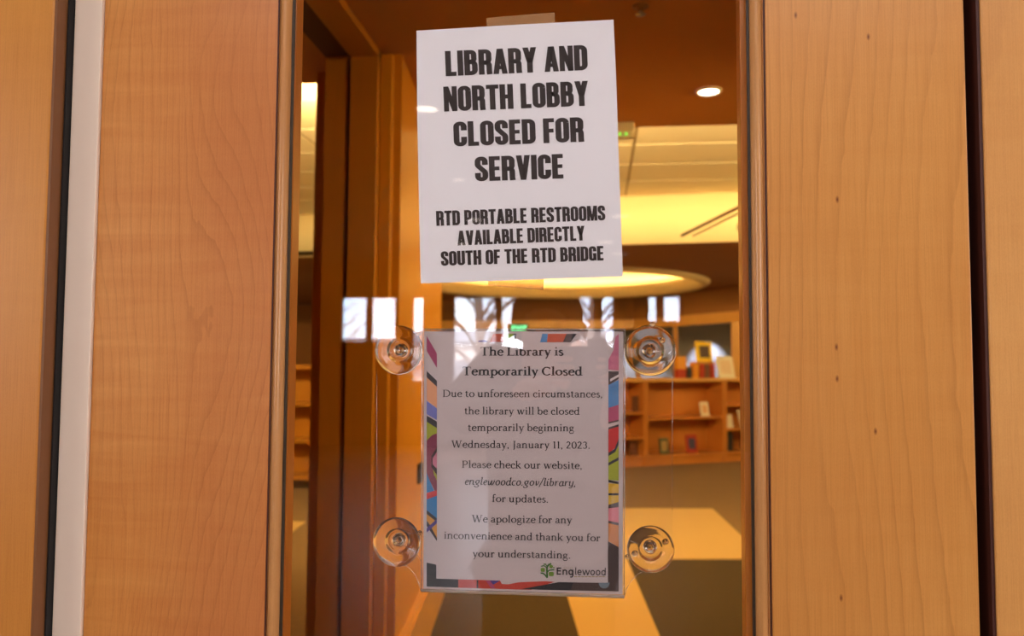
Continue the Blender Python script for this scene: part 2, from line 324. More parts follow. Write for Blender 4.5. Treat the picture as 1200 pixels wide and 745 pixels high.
def serif(ch, b=0.0, it=False):
    """old-style book face, cap height .66, x height .44; b = boldness; returns (advance, quads)"""
    s = .075 + .055 * b; h = .046 + .024 * b; sf = .036 + .014 * b; x = .44; A = .70; C = .66; D = -.21
    e = s * .5 + .055 + .01 * b                          # serif reach
    def st(cx, y0, y1): return rect(cx - s / 2, y0, cx + s / 2, y1)
    def foot(cx, l=1, r=1, y=0.0): return rect(cx - e * l - (0 if l else s / 2), y, cx + e * r + (0 if r else s / 2), y + sf)
    def head(cx, y): return [[(cx - s / 2 - .065, y - .055), (cx - s / 2 - .055, y - .025), (cx + s / 2, y + .012), (cx + s / 2, y - .07)]]
    def arch(x0, x1, y=x):                                # branch out of a stem and down again
        m = (x0 + x1) / 2
        return pen([(x0, y - .11)] + arc(m + .01, y - .115, (x1 - x0) / 2 - .01, .1, 160, 0, 12) + [(x1, y - .2)], s, h * 1.35)
    def ov(cx, cy, rx, ry): return pen(arc(cx, cy, rx, ry, 0, 360, 24), s * 1.12, h)
    if it: return serif_it(ch)
    if ch == 'o': return .48, ov(.24, x / 2, .185, x / 2 - h / 2 + .008)
    if ch == 'e': return .43, pen([(.075, .255), (.375, .255)] + arc(.235, .255, .145, x / 2 - .035, 0, 100, 10) + arc(.235, x / 2, .175, x / 2 - .012, 100, 322, 18), s * 1.05, h * 1.05)
    if ch == 'c': return .40, pen(arc(.235, x / 2, .175, x / 2 - .012, 52, 318, 20), s * 1.1, h * 1.1) + pen(arc(.325, .335, .03, .032, 0, 360, 8), .05, .045)
    if ch == 'a': return .43, pen([(.085, .335)] + arc(.2, .33, .11, .092, 165, 0, 12) + [(.31, .06), (.34, .03), (.41, .035)], s, h * 1.1) + pen([(.31, .26), (.17, .225)] + arc(.17, .12, .105, .105, 110, 270, 10) + [(.24, .03), (.31, .09)], s * .9, h)
    if ch == 'n': return .53, st(.12, 0, x - .02) + head(.12, x) + arch(.12, .40) + st(.40, 0, x - .13) + foot(.12) + foot(.40)
    if ch == 'm': return .80, st(.12, 0, x - .02) + head(.12, x) + arch(.12, .39) + arch(.39, .66) + st(.39, 0, x - .13) + st(.66, 0, x - .13) + foot(.12) + foot(.39) + foot(.66)
    if ch == 'h': return .53, st(.11, 0, A) + head(.11, A) + arch(.11, .40) + st(.40, 0, x - .13) + foot(.11) + foot(.40)
    if ch == 'r': return .37, st(.12, 0, x - .02) + head(.12, x) + pen([(.14, .31)] + arc(.27, .33, .115, .085, 170, 60, 8), s * .8, h * 1.2) + pen(arc(.31, .375, .022, .024, 0, 360, 8), .05, .05) + foot(.12)
    if ch == 'u': return .53, st(.12, .1, x) + pen([(.12, .14)] + arc(.24, .125, .12, .105, 180, 300, 10) + [(.38, .1)], s, h * 1.3) + st(.39, 0, x) + head(.12, x) + head(.39, x) + foot(.41, 0, 1)
    if ch == 'i': return .26, st(.13, 0, x - .02) + head(.13, x) + foot(.13) + pen(arc(.12, .60, .026, .026, 0, 360, 10), .06 + .02 * b, .06 + .02 * b)
    if ch == 'l': return .26, st(.125, 0, A) + head(.125, A) + foot(.125)
    if ch == 't': return .33, st(.14, .08, .55) + rect(.03, x - sf, .30, x) + pen([(.14, .12)] + arc(.225, .1, .085, .085, 180, 290, 8) + [(.31, .045)], s, h * 1.1) + [[(.03, x - sf), (.14 - s / 2, x + .09), (.14 + s / 2, x + .11), (.14 + s / 2, x - sf)]]
    if ch == 'f': return .31, st(.12, 0, .58) + rect(.03, x - sf, .27, x) + pen([(.12, .55)] + arc(.235, .575, .115, .115, 180, 70, 10), s, h * 1.2) + pen(arc(.285, .665, .022, .022, 0, 360, 8), .05, .05) + foot(.12)
    if ch == 'b': return .50, st(.11, .03, A) + head(.11, A) + pen(arc(.265, x / 2, .165, x / 2 - .014, 150, -150, 22), s * 1.05, h)
    if ch == 'd': return .51, st(.385, 0, A) + head(.385, A) + foot(.40, 0, 1) + pen(arc(.235, x / 2, .165, x / 2 - .014, 30, 330, 22), s * 1.05, h)
    if ch == 'p': return .51, st(.12, D, x - .02) + head(.12, x) + foot(.12, 1, 1, D) + pen(arc(.275, x / 2, .165, x / 2 - .014, 150, -150, 22), s * 1.05, h)
    if ch == 'g': return .46, pen(arc(.21, .29, .125, .125, 0, 360, 20), s * .95, h) + rect(.31, .385, .44, .42) + pen([(.14, .18)] + arc(.15, .125, .055, .055, 120, 250, 8) + [(.3, .06)] + arc(.3, -.045, .1, .1, 90, -10, 8) + arc(.215, -.085, .17, .105, -20, -180, 14) + arc(.14, -.07, .095, .11, 180, 75, 8), s * .62, h * 1.3)
    if ch == 's': return .36, pen(arc(.18, .325, .1, .088, 35, 200, 12) + arc(.18, .115, .115, .1, 45, -150, 14), s * 1.0, h * 1.25) + rect(.27, .31, .295, .41) + rect(.06, .03, .085, .13)
    if ch == 'y': return .47, pen([(.09, x), (.25, .02)], s * 1.15, h) + pen([(.40, x), (.245, .0), (.19, -.13)] + arc(.13, -.13, .06, .06, -10, -120, 6), s * .55, h * 1.3) + rect(.01, x - sf, .18, x) + rect(.32, x - sf, .47, x)
    if ch == 'v': return .46, pen([(.09, x), (.24, 0)], s * 1.15, h) + pen([(.39, x), (.24, 0)], s * .55, h) + rect(.01, x - sf, .18, x) + rect(.31, x - sf, .46, x)
    if ch == 'w': return .70, pen([(.09, x), (.22, 0)], s * 1.1, h) + pen([(.36, x), (.22, 0)], s * .55, h) + pen([(.34, x), (.47, 0)], s * 1.1, h) + pen([(.62, x), (.47, 0)], s * .55, h) + rect(.01, x - sf, .18, x) + rect(.27, x - sf, .42, x) + rect(.55, x - sf, .70, x)
    if ch == 'k': return .51, st(.11, 0, A) + head(.11, A) + foot(.11) + pen([(.38, x), (.15, .2)], s * .6, h * 1.2) + pen([(.22, .25), (.43, 0)], s * 1.2, h * 1.2) + rect(.30, x - sf, .46, x) + rect(.35, 0, .51, sf)
    if ch == 'z': return .42, rect(.05, 0, .38, sf * 1.2) + rect(.05, x - sf * 1.2, .37, x) + pen([(.34, x - .01), (.07, .01)], s * 1.0, h) + rect(.05, x - .1, .08, x) + rect(.36, 0, .39, .12)
    if ch == 'T': return .62, st(.31, 0, C) + foot(.31) + rect(.03, C - sf, .59, C) + rect(.03, C - .15, .06, C) + rect(.56, C - .15, .59, C)
    if ch == 'L': return .54, st(.13, 0, C) + foot(.13) + foot(.13, 1, 1, C - sf) + rect(.13, 0, .50, sf * 1.1) + rect(.475, 0, .51, .17)
    if ch == 'P': return .55, st(.13, 0, C) + foot(.13) + rect(.03, C - sf, .3, C) + pen([(.13, .30), (.3, .30)] + arc(.3, C / 2 + .135, .17, .172, -90, 90, 16) + [(.13, C - h / 2)], s * 1.05, h)
    if ch == 'D': return .70, st(.13, 0, C) + rect(.03, 0, .3, sf) + rect(.03, C - sf, .3, C) + pen([(.25, h / 2)] + arc(.29, C / 2, .335, C / 2 - h / 2, -90, 90, 24) + [(.25, C - h / 2)], s * 1.05, h)
    if ch == 'C': return .62, pen(arc(.335, C / 2, .275, C / 2 - h / 2 + .01, 42, 318, 26), s * 1.1, h * 1.1) + rect(.53, C - .2, .56, C)
    if ch == 'W': return .95, pen([(.12, C), (.3, 0)], s * 1.15, h) + pen([(.49, C), (.3, 0)], s * .55, h) + pen([(.46, C), (.65, 0)], s * 1.15, h) + pen([(.84, C), (.65, 0)], s * .55, h) + rect(.02, C - sf, .24, C) + rect(.38, C - sf, .56, C) + rect(.74, C - sf, .94, C)
    if ch == 'J': return .33, pen([(.18, C), (.18, .02)] + arc(.08, .0, .1, .13, 0, -80, 8), s, h * 1.3) + rect(.07, C - sf, .3, C)
    if ch == '0': return .47, pen(arc(.235, C / 2 - .02, .175, C / 2 - .03, 0, 360, 24), s * 1.05, h)
    if ch == '1': return .33, st(.18, 0, C - .03) + foot(.18) + [[(.06, C - .1), (.06, C - .07), (.18 + s / 2, C - .01), (.18 + s / 2, C - .11)]]
    if ch == '2': return .45, pen(arc(.21, .47, .13, .145, 165, -25, 14) + [(.08, .04)], s, h * 1.2) + rect(.05, 0, .40, sf * 1.5)
    if ch == '3': return .45, pen(arc(.2, .48, .125, .135, 160, -70, 12), s, h * 1.1) + pen(arc(.2, .18, .15, .16, 80, -150, 14), s, h * 1.1)
    if ch == '.': return .22, pen(arc(.1, .035, .024, .024, 0, 360, 10), .06 + .02 * b, .06 + .02 * b)
    if ch == ',': return .22, pen(arc(.1, .035, .024, .024, 0, 360, 10), .055, .055) + pen([(.13, .03), (.125, -.03), (.07, -.1)], s * .6, h)
    if ch == '/': return .32, pen([(.02, -.12), (.30, .72)], s * .6, h)
    return .21, []
def serif_it(ch):
    s, h = .082, .05; x = .43
    def q(p, k=1.0, hh=1.2): return pen(p, s * k, h * hh)
    def hook(cx): return q([(cx, .13)] + arc(cx + .055, .09, .055, .07, 180, 290, 6) + [(cx + .11, .07)])
    def lead(cx, y=x): return q([(cx - .07, y - .1), (cx - .02, y - .02), (cx, y - .01)], .6)
    def st(cx, y0, y1): return rect(cx - s / 2, y0, cx + s / 2, y1)
    if ch == 'e': return .34, q([(.09, .19), (.2, .24)] + arc(.185, .33, .085, .09, -30, 110, 8) + arc(.19, .21, .13, .2, 110, 310, 16))
    if ch == 'n': return .46, st(.08, 0, x - .02) + lead(.08) + q([(.08, .18)] + arc(.21, .30, .12, .11, 150, 20, 10) + [(.325, .12)]) + hook(.325)
    if ch == 'g': return .43, q(arc(.19, .27, .125, .145, 0, 360, 18)) + q([(.17, .12), (.12, .06), (.28, .0)] + arc(.18, -.09, .15, .1, 20, -190, 14)) + q([(.3, .39), (.40, .42)])
    if ch == 'l': return .22, st(.08, .1, .70) + lead(.08, .71) + hook(.08)
    if ch == 'w': return .61, q([(.06, x - .04), (.10, .1)] + arc(.17, .1, .08, .09, 190, 300, 6) + [(.3, .3), (.31, x)]) + q([(.31, x), (.32, .1)] + arc(.39, .1, .08, .09, 190, 300, 6) + [(.52, .3), (.5, x)])
    if ch == 'o': return .42, q(arc(.205, x / 2, .145, x / 2 - .01, 0, 360, 20))
    if ch == 'd': return .45, q(arc(.195, x / 2 - .01, .135, x / 2 - .01, 40, 330, 18)) + st(.325, .1, .70) + hook(.325) + lead(.325, .71)
    if ch == 'c': return .35, q(arc(.19, x / 2, .135, x / 2 - .01, 55, 310, 16))
    if ch == '.': return .2, pen(arc(.09, .03, .022, .022, 0, 360, 8), .055, .055)
    if ch == 'v': return .40, q([(.05, x - .03), (.1, x), (.15, .02)]) + q([(.15, .02), (.30, .2), (.31, x)], .7)
    if ch == '/': return .30, q([(.0, -.12), (.24, .74)], .8)
    if ch == 'i': return .23, st(.085, .1, x - .02) + lead(.085) + hook(.085) + pen(arc(.1, .58, .022, .022, 0, 360, 8), .055, .055)
    if ch == 'b': return .43, st(.08, .08, .70) + lead(.08, .71) + q(arc(.2, x / 2 - .01, .13, x / 2 - .02, 140, -160, 18))
    if ch == 'r': return .33, st(.08, 0, x - .02) + lead(.08) + q([(.08, .18)] + arc(.2, .31, .11, .1, 150, 50, 8))
    if ch == 'a': return .44, q(arc(.19, x / 2 - .01, .135, x / 2 - .01, 40, 330, 18)) + st(.32, .1, x) + hook(.32)
    if ch == 'y': return .42, st(.08, .12, x) + lead(.08) + q([(.08, .14)] + arc(.19, .12, .11, .1, 180, 320, 8)) + q([(.33, x), (.31, .0)] + arc(.18, -.04, .13, .12, 0, -140, 10))
    if ch == ',': return .2, pen(arc(.09, .03, .022, .022, 0, 360, 8), .055, .055) + q([(.115, .02), (.1, -.05), (.05, -.1)], .8)
    return .2, []
def sans(ch, b=0.0):
    s = .085 + .05 * b; x = .50; A = .74
    def st(cx, y0, y1): return rect(cx - s / 2, y0, cx + s / 2, y1)
    if ch == 'E': return .52, st(.1, 0, .70) + rect(.1, 0, .46, s) + rect(.1, .70 - s, .46, .70) + rect(.1, .31, .43, .31 + s)
    if ch == 'n': return .54, st(.1, 0, x) + pen([(.1, .3)] + arc(.26, .29, .16, .17, 165, 0, 10) + [(.42, 0)], s, s)
    if ch == 'g': return .54, pen(arc(.25, .25, .175, .215, 0, 360, 22), s, s) + pen([(.43, x), (.43, -.06)] + arc(.27, -.06, .16, .14, 0, -120, 8), s, s)
    if ch == 'l': return .22, st(.1, .06, A) + rect(.1, 0, .19, s)
    if ch == 'e': return .50, pen([(.07, .26), (.42, .26)] + arc(.245, .26, .175, .2, 0, 90, 8) + arc(.245, .25, .18, .215, 90, 315, 16), s, s)
    if ch == 'w': return .76, pen([(.03, x), (.2, 0)], s, s) + pen([(.2, 0), (.38, x)], s, s) + pen([(.38, x), (.56, 0)], s, s) + pen([(.56, 0), (.73, x)], s, s)
    if ch == 'o': return .53, pen(arc(.26, .25, .185, .215, 0, 360, 22), s, s)
    if ch == 'd': return .55, pen(arc(.25, .25, .18, .215, 0, 360, 22), s, s) + st(.43, 0, A)
    if ch == 'C': return .60, pen(arc(.33, .35, .26, .31, 45, 315, 16), s, s)
    if ch == 'I': return .22, st(.11, 0, .7)
    if ch == 'T': return .5, st(.25, 0, .7) + rect(.02, .7 - s, .48, .7)
    if ch == 'Y': return .5, pen([(.03, .7), (.25, .33), (.25, 0)], s, s) + pen([(.47, .7), (.25, .33)], s, s)
    if ch == 'O': return .68, pen(arc(.34, .35, .28, .31, 0, 360, 20), s, s)
    if ch == 'F': return .48, st(.1, 0, .7) + rect(.1, .7 - s, .44, .7) + rect(.1, .33, .4, .33 + s)
    if ch == 'X': return .55, pen([(.05, .7), (.5, 0)], s, s) + pen([(.5, .7), (.05, 0)], s, s)
    return .25, []

def letter_line(mb, text, glyph, a, b, size_px, plane, track=0.0, shear=0.0, yw=None):
    """write text on the sheet standing plane metres from the lens, from pixel a to pixel b (baseline ends); glyph units times size_px"""
    adv = []; tot = 0.0
    for ch in text:
        w_, q_ = glyph(ch); adv.append((tot, q_)); tot += w_ + track
    tot -= track
    L = math.hypot(b[0] - a[0], b[1] - a[1]); ux, uy = (b[0] - a[0]) / L, (b[1] - a[1]) / L
    k = L / tot
    for (o, quads) in adv:
        for q in quads:
            pts = []
            for (gx, gy) in q:
                X = (o + gx) * k + gy * size_px * shear; Y = gy * size_px
                pts.append(at(a[0] + ux * X + uy * Y, a[1] + uy * X - ux * Y, plane))
            mb.poly(pts)
# ------------------------------------------------------------------ material library
M_stile_l = maple('maple_left_stile', srgb(226, 160, 84), srgb(196, 120, 50), srgb(190, 112, 64), seed=3.1, rings=30, warp=.66, line=.5, figure=.8, xs=6.5, zs=1.7, redx=(-.47, -.33), rough=.34, xk=2.9)
M_stile_r = maple('maple_right_stile', srgb(220, 158, 84), srgb(204, 136, 62), srgb(194, 120, 54), seed=12.4, rings=18, warp=.5, line=.5, figure=.35, xs=6.0, zs=.9, flecks=.24, rough=.36, xk=3.0)
M_cas_l = maple('maple_left_casing', srgb(216, 150, 66), srgb(198, 128, 46), srgb(186, 108, 44), seed=21.7, rings=5, warp=.8, line=.3, figure=.35)
M_cas_r = maple('maple_right_casing', srgb(226, 168, 96), srgb(212, 148, 76), srgb(204, 138, 76), seed=33.3, rings=5, warp=.8, line=.3, figure=.6)
M_bead = maple('maple_bead', srgb(212, 158, 98), srgb(190, 132, 74), srgb(182, 112, 58), seed=41, rings=3, warp=.4, line=.2, figure=.2, rough=.28)
M_stop = maple('maple_stop', srgb(214, 134, 58), srgb(196, 112, 40), srgb(190, 100, 36), seed=44, rings=3, warp=.4, line=.2, figure=.2, rough=.3)
M_side = plain('stained_edge', srgb(120, 74, 36), .5, noise=.1, scale=60)
M_dark = plain('dark_brown_and_gap_shade', srgb(66, 24, 10), .6, noise=.25, scale=80)  # dark brown parts; also carries the painted shade of the right gap
M_black = plain('black_gap', srgb(22, 18, 16), .8, noise=.2)
M_gasket = plain('glazing_gasket', srgb(60, 48, 36), .55, noise=.35, scale=300)
M_strip = plain('cream_painted_strip', srgb(236, 214, 192), .55, noise=.02, scale=40)
M_pane = clear('pane_glass', .045)
M_acryl = clear('clear_acrylic', .04)
M_acrylm = clear('clear_acrylic_pocket', .06, milky=.02)
M_edge = clear('acrylic_cut_edge', .30, rough=.12, milky=.30, power=2)
M_cup = glassy('clear_vinyl', 1.36, .03, (.99, .97, .95, 1))
M_lip = clear('clear_acrylic_fold', .12, rough=.1, milky=.75, haze=(1, 1, 1, 1), through=True, power=3)
M_paper = plain('white_paper', srgb(238, 234, 236), .75, noise=.008, scale=200)
M_paper2 = plain('white_glossy_paper', srgb(214, 198, 196), .5, noise=.01, scale=200)
M_ink = plain('brown_black_ink', srgb(50, 38, 34), .65)
M_ink2 = plain('black_ink', srgb(34, 28, 32), .5)
M_tape = clear('clear_tape', .02, tint=(.95, .82, .60, 1), rough=.25, milky=.42, haze=srgb(204, 158, 104))

M_wall = maple('maple_panel', srgb(218, 156, 44), srgb(200, 136, 30), srgb(190, 124, 28), seed=60, rings=3, warp=1, line=.12, figure=.3, xs=1.2, zs=.3, rough=.42)
M_post = maple('maple_post', srgb(200, 138, 40), srgb(180, 118, 30), srgb(166, 106, 26), seed=64, rings=3, warp=1, line=.15, figure=.2, rough=.45)
M_skirt = maple('maple_skirting', srgb(230, 180, 104), srgb(214, 158, 84), srgb(206, 146, 78), seed=66, rings=2, warp=.6, line=.1, figure=.2)
M_shelf = maple('maple_bookcase', srgb(214, 144, 70), srgb(194, 122, 52), srgb(186, 112, 48), seed=70, rings=2, warp=.6, line=.1, figure=.2, rough=.45)
M_soffit = plain('tan_painted_soffit', srgb(190, 126, 58), .85, noise=.02, scale=3)
M_ceil = plain('cream_ceiling_tile', srgb(240, 228, 200), .9, noise=.02, scale=60)
M_grid = plain('ceiling_grid', srgb(170, 150, 110), .6)
M_cream = plain('cream_plaster', srgb(240, 222, 180), .85, noise=.02, scale=4)
M_brown = plain('brown_plaster', srgb(150, 104, 64), .85, noise=.04, scale=3)
M_grey = plain('grey_plaster', srgb(150, 146, 150), .85, noise=.03, scale=3)
M_carpet = plain('brown_carpet', srgb(138, 112, 84), .95, noise=.22, scale=26, bump=.4)
M_carpetd = plain('dark_brown_carpet', srgb(64, 52, 38), .95, noise=.22, scale=40, bump=.4)
M_carpetc = plain('cream_carpet', srgb(224, 192, 134), .95, noise=.05, scale=40, bump=.3)
M_metal = plain('brushed_metal', srgb(170, 160, 150), .35, metal=.9)
M_whitepl = plain('white_plastic', srgb(225, 220, 215), .45)
M_blackpl = plain('black_plastic', srgb(20, 18, 18), .4)
M_lamp_image = emit('mirrored_lamp_glow', (1.0, .80, .52), 15)
M_cove = emit('cove_tube', (1.0, .70, .28), 48)
M_green = emit('green_led', (.25, 1, .1), 1.6)
M_exit = emit('exit_letters', (.15, 1.0, .35), 3.0)

# ------------------------------------------------------------------ the wall of the doorway: casings, door leaf, glass
def X(px, y=0.0, row=372): return at(px, row, .85 + y).x
ZB, ZT = 0.0, 2.30
wl = empty('wall_left', (X(-260), -.04, 0), 'structure')
mb = MB(); mb.box((X(-900, -.03), -.03, ZB), (X(50, -.03), .03, 2.6)); mb.build('casing_panel', M_cas_l, wl, bevel=.0025)
mb = MB(); mb.box((X(50, -.03) - .0005, -.029, ZB), (X(50, -.03) + .0025, .03, 2.6)); mb.build('edge_banding', M_side, wl)
mb = MB(); mb.box((X(50, -.03) + .003, -.012, ZB), (X(76.5) - .0005, .03, 2.6)); mb.build('gap_shade_strip', M_black, wl)  # black strip standing in for the shade inside the open gap
mb = MB(); mb.box((X(-900, 0) - .001, .030, 2.33), (X(1159) - .005, .06, 2.6)); mb.build('header_panel', M_cas_l, wl)

mb = MB(); mb.box((-7.6, -.02, 0), (X(-900, -.03) - .001, .05, 3.3)); mb.build('plaster', M_cas_l, wl)  # wall carried on out of view, added to stop lobby light leaking in
wr = empty('wall_right', (X(1159, -.004), 0, 0), 'structure')
mb = MB(); mb.box((X(1159, -.004), -.004, ZB), (X(2000), .05, 2.6)); mb.build('casing_panel', M_cas_r, wr, bevel=.002)
mb = MB(); mb.box((X(1159, -.004) - .0035, -.002, ZB), (X(1159, -.004) - .0004, .05, 2.6)); mb.build('edge_banding', M_dark, wr)  # side of the panel, its shadow put into the dark colour
mb = MB(); mb.box((X(1136) + .001, .040, ZB), (X(1159, -.004) - .0036, .05, 2.6)); mb.build('rebate', M_dark, wr)  # bottom of the gap, shade painted in by the same dark colour

mb = MB(); mb.box((X(2000) + .001, -.002, 0), (7.1, .05, 3.3)); mb.build('plaster', M_cas_r, wr)  # unseen wall extension, added against light leaking from the lobby
door = empty('door_1', ((X(110) + X(1139)) / 2, .02, 0), 'structure')
XL0, XL1, XR0, XR1 = X(110), X(318), X(901), X(1139)
for (a, b_, m_) in ((XL0, XL1, M_stile_l), (XR0, XR1, M_stile_r)):
    mb = MB(); mb.box((a, 0, .01), (b_, .038, 2.29)); mb.build('stile', m_, door, bevel=.0012)
mb = MB(); mb.box((XL1, .001, 2.12), (XR0, .038, 2.29)); mb.build('rail', M_stile_r, door, bevel=.001)
mb = MB(); mb.box((XL1, .001, .01), (XR0, .038, .24)); mb.build('rail', M_stile_r, door, bevel=.001)
GX0, GX1 = X(336, .011), X(881, .011)
def bead(xa, xb, sgn):
    """rounded glazing bead: xa at the stile, xb at the glass"""
    mb = MB(); n = 12; pr = [(xa, .011)]
    pr.append((xa, .001)); pr.append((xa + sgn * .0016, .0034)); 
    wd = abs(xb - xa) - .0022
    for i in range(n + 1):
        t = i / n; pr.append((xa + sgn * (.0018 + wd * t), -.0032 + .0062 * (1 - math.sin(math.pi * (t * .62 + .06))) + .006 * t * t * t))
    pr.append((xb, .011))
    m = len(pr); vs = [(p[0], p[1], z) for z in (.24, 2.12) for p in pr]
    mb.add(vs, [(i, i + 1, i + 1 + m, i + m) for i in range(m - 1)] + [tuple(range(m)), tuple(range(m, 2 * m))])
    o = mb.build('glazing_bead', M_bead, door)
    for p in o.data.polygons: p.use_smooth = len(p.vertices) == 4
    md = o.modifiers.new('e', 'EDGE_SPLIT'); md.split_angle = R(45); return o
bead(XL1 + .0006, GX0, 1); bead(XR0 - .0022, GX1, -1)
mb = MB(); mb.box((XR0 - .0024, .0015, .24), (XR0 - .0001, .004, 2.12)); mb.build('groove', M_dark, door)
mb = MB(); mb.box((XL1 - .0004, .0005, .24), (XL1 + .0012, .004, 2.12)); mb.build('groove', M_dark, door)
def gasket(x0, x1):
    mb = MB(); n = 90; random.seed(int(abs(x0) * 1e4)); vs = []
    for i in range(n + 1):
        z = .24 + 1.88 * i / n; j = random.uniform(-.00035, .00035)
        vs += [(x0 + j, .0085, z), (x1 + j * .4, .0085, z), (x1, .0118, z), (x0, .0118, z)]
    fs = []
    for i in range(n):
        for k in range(4): fs.append((i*4+k, i*4+(k+1)%4, i*4+4+(k+1)%4, i*4+4+k))
    mb.add(vs, fs); mb.build('gasket', M_gasket, door)
gasket(GX0 + .0001, GX0 + .0026); gasket(GX1 - .0026, GX1 - .0001)
mb = MB(); mb.box((GX0 - .004, .012, .238), (GX1 + .004, .018, 2.122)); mb.build('glass_pane', M_pane, door)
SL, SR = X(339.5, .019), X(878.5, .019)
mb = MB(); mb.box((SL - .02, .0186, .24), (SL + .0008, .040, 2.12)); mb.build('glass_stop', M_stop, door, bevel=.001)
mb = MB(); mb.box((SR - .0075, .0186, .24), (SR + .02, .040, 2.12)); mb.build('glass_stop', M_stop, door, bevel=.001)
mb = MB(); mb.box((X(77), -.004, .01), (X(109.5), .036, 2.29)); mb.build('edge_strip', M_strip, door, bevel=.0012)

# ------------------------------------------------------------------ top paper notice, taped inside the glass
P1 = .85 + .0190
d1 = P1 - .0003
c = [(488, 36), (719, 23), (730, 324), (493, 332)]
pn = empty('paper_notice', at(611, 328, P1))
mb = MB(); mb.prism([at(x_, y_, P1) for x_, y_ in [(488, 36), (604, 29), (719, 23), (722, 90), (725, 180), (730, 324), (612, 328), (493, 332), (491.2, 250), (489, 140)]], (0, .0002, 0)); mb.build('sheet', M_paper, pn)
mb = MB()
def al(t, a, b_, s): letter_line(mb, t, anton, a, b_, s, d1, track=.035)
al('LIBRARY AND', (522.5, 89.3), (689, 82), 29.5)
al('NORTH LOBBY', (520.5, 130.7), (690, 123.8), 29.2)
al('CLOSED FOR', (532, 171.7), (684.8, 166), 29)
al('SERVICE', (557, 212.5), (661, 209), 28.8)
mb.build('heading_letters', M_ink, pn, fix=False)
mb = MB()
al('RTD PORTABLE RESTROOMS', (511.5, 264.6), (709.5, 258), 17.4)
al('AVAILABLE DIRECTLY', (536.3, 287.6), (685.5, 281.6), 17.2)
al('SOUTH OF THE RTD BRIDGE', (517, 311.5), (707.8, 305), 17.0)
mb.build('small_letters', M_ink, pn, fix=False)
tag(pn, 'white paper notice in heavy dark capitals taped to the upper glass', 'sign')
for pts, lb in (([(570, 21), (650, 14.5), (650.5, 34), (571, 40)], 'strip of clear tape over the top edge of the upper paper notice'),
                ([(571.5, 322), (637.5, 322), (636.8, 339.5), (572, 334.5)], 'strip of clear tape under the bottom edge of the upper paper notice')):
    mb = MB(); mb.prism([at(x_, y_, P1 + .0005) for x_, y_ in pts], (0, .0002, 0))
    o = mb.build('adhesive_tape', M_tape, base=at(pts[0][0], pts[0][1], P1 + .0005)); tag(o, lb, 'tape', 'tape strips on the upper notice')

# ------------------------------------------------------------------ clear sign holder on suction cups with the second notice
HP = .85 + .0300
holder = empty('sign_holder', at(613, 698, HP))
CUPS = [(467, 410, 29), (762, 410.5, 29.5), (464.5, 635, 28.5), (762.5, 643.5, 26.5)]
def parc(cx, cy, r, a0, a1, n=10): return [(cx + r * math.cos(R(a0 + (a1 - a0) * i / n)), cy + r * math.sin(R(a0 + (a1 - a0) * i / n))) for i in range(n + 1)]
out = [(494, 385.5), (732, 385)] + [(765, 384)] + parc(770, 402, 18, -90, 0) + [(788, 620)] + parc(768, 646, 20, 0, 80) + [(757, 668.5), (748, 672), (740, 680), (734, 690), (731.5, 700.5)] + \
    [(493, 692.5), (491, 684), (486.5, 673), (479, 664.5), (472, 661.5)] + parc(467, 636, 25.5, 95, 180)[:-1] + [(441.5, 630), (441.5, 410)] + parc(458, 402, 16.5, 180, 270)
mb = MB(); mb.prism([at(x_, y_, HP) for x_, y_ in out], (0, .0016, 0)); mb.build('back_panel', M_acryl, holder)
# polished cut edge, seen as a fine bright line
mb = MB()
def edge_tube(pts, r=.00035):
    mb = MB(); mb.tube([at(x_, y_, HP - .0001) for x_, y_ in pts], r, 6); mb.build('cut_edge', M_edge, holder)
edge_tube([(441.5, 606), (441.5, 436)], .00022); edge_tube([(788, 598), (788, 404)], .0002)
edge_tube([(446, 650), (452, 655), (460, 659), (467, 661), (472, 661.5), (479, 664.5), (486.5, 673), (491, 684), (493, 692)], .0004)
edge_tube([(473, 628), (480, 625), (488, 624.3), (500, 624.3)], .00025); edge_tube([(472, 638), (479, 641.5), (486, 646), (491, 653), (493, 657)], .0003)
edge_tube([(757, 668.5), (748, 672), (740, 680), (734, 690), (732, 699)], .0004)
edge_tube([(740, 634), (752, 638)], .0002)
PP = .85 + .0262
mb = MB(); mb.prism([at(x_, y_, PP) for x_, y_ in [(494.5, 385.5), (732.5, 385.5), (731.5, 697.5), (493.5, 690.5)]], (0, .0010, 0)); mb.build('front_pocket', M_acrylm, holder)
mb = MB(); pa, pb = at(493.5, 691.6, PP + .0018), at(731.5, 699.0, PP + .0018)
mb.tube([pa.lerp(pb, i / 8) for i in range(9)], .0018, 12); mb.build('folded_lip', M_lip, holder)
mb = MB(); mb.tube([at(494.5, 385.8, PP), at(732.5, 385.8, PP)], .0006, 8); mb.tube([at(732.3, 386, PP), at(731.5, 697, PP)], .0005, 8); mb.tube([at(494.8, 386, PP), at(493.7, 690, PP)], .0005, 8)
mb.build('pocket_edge', M_edge, holder)
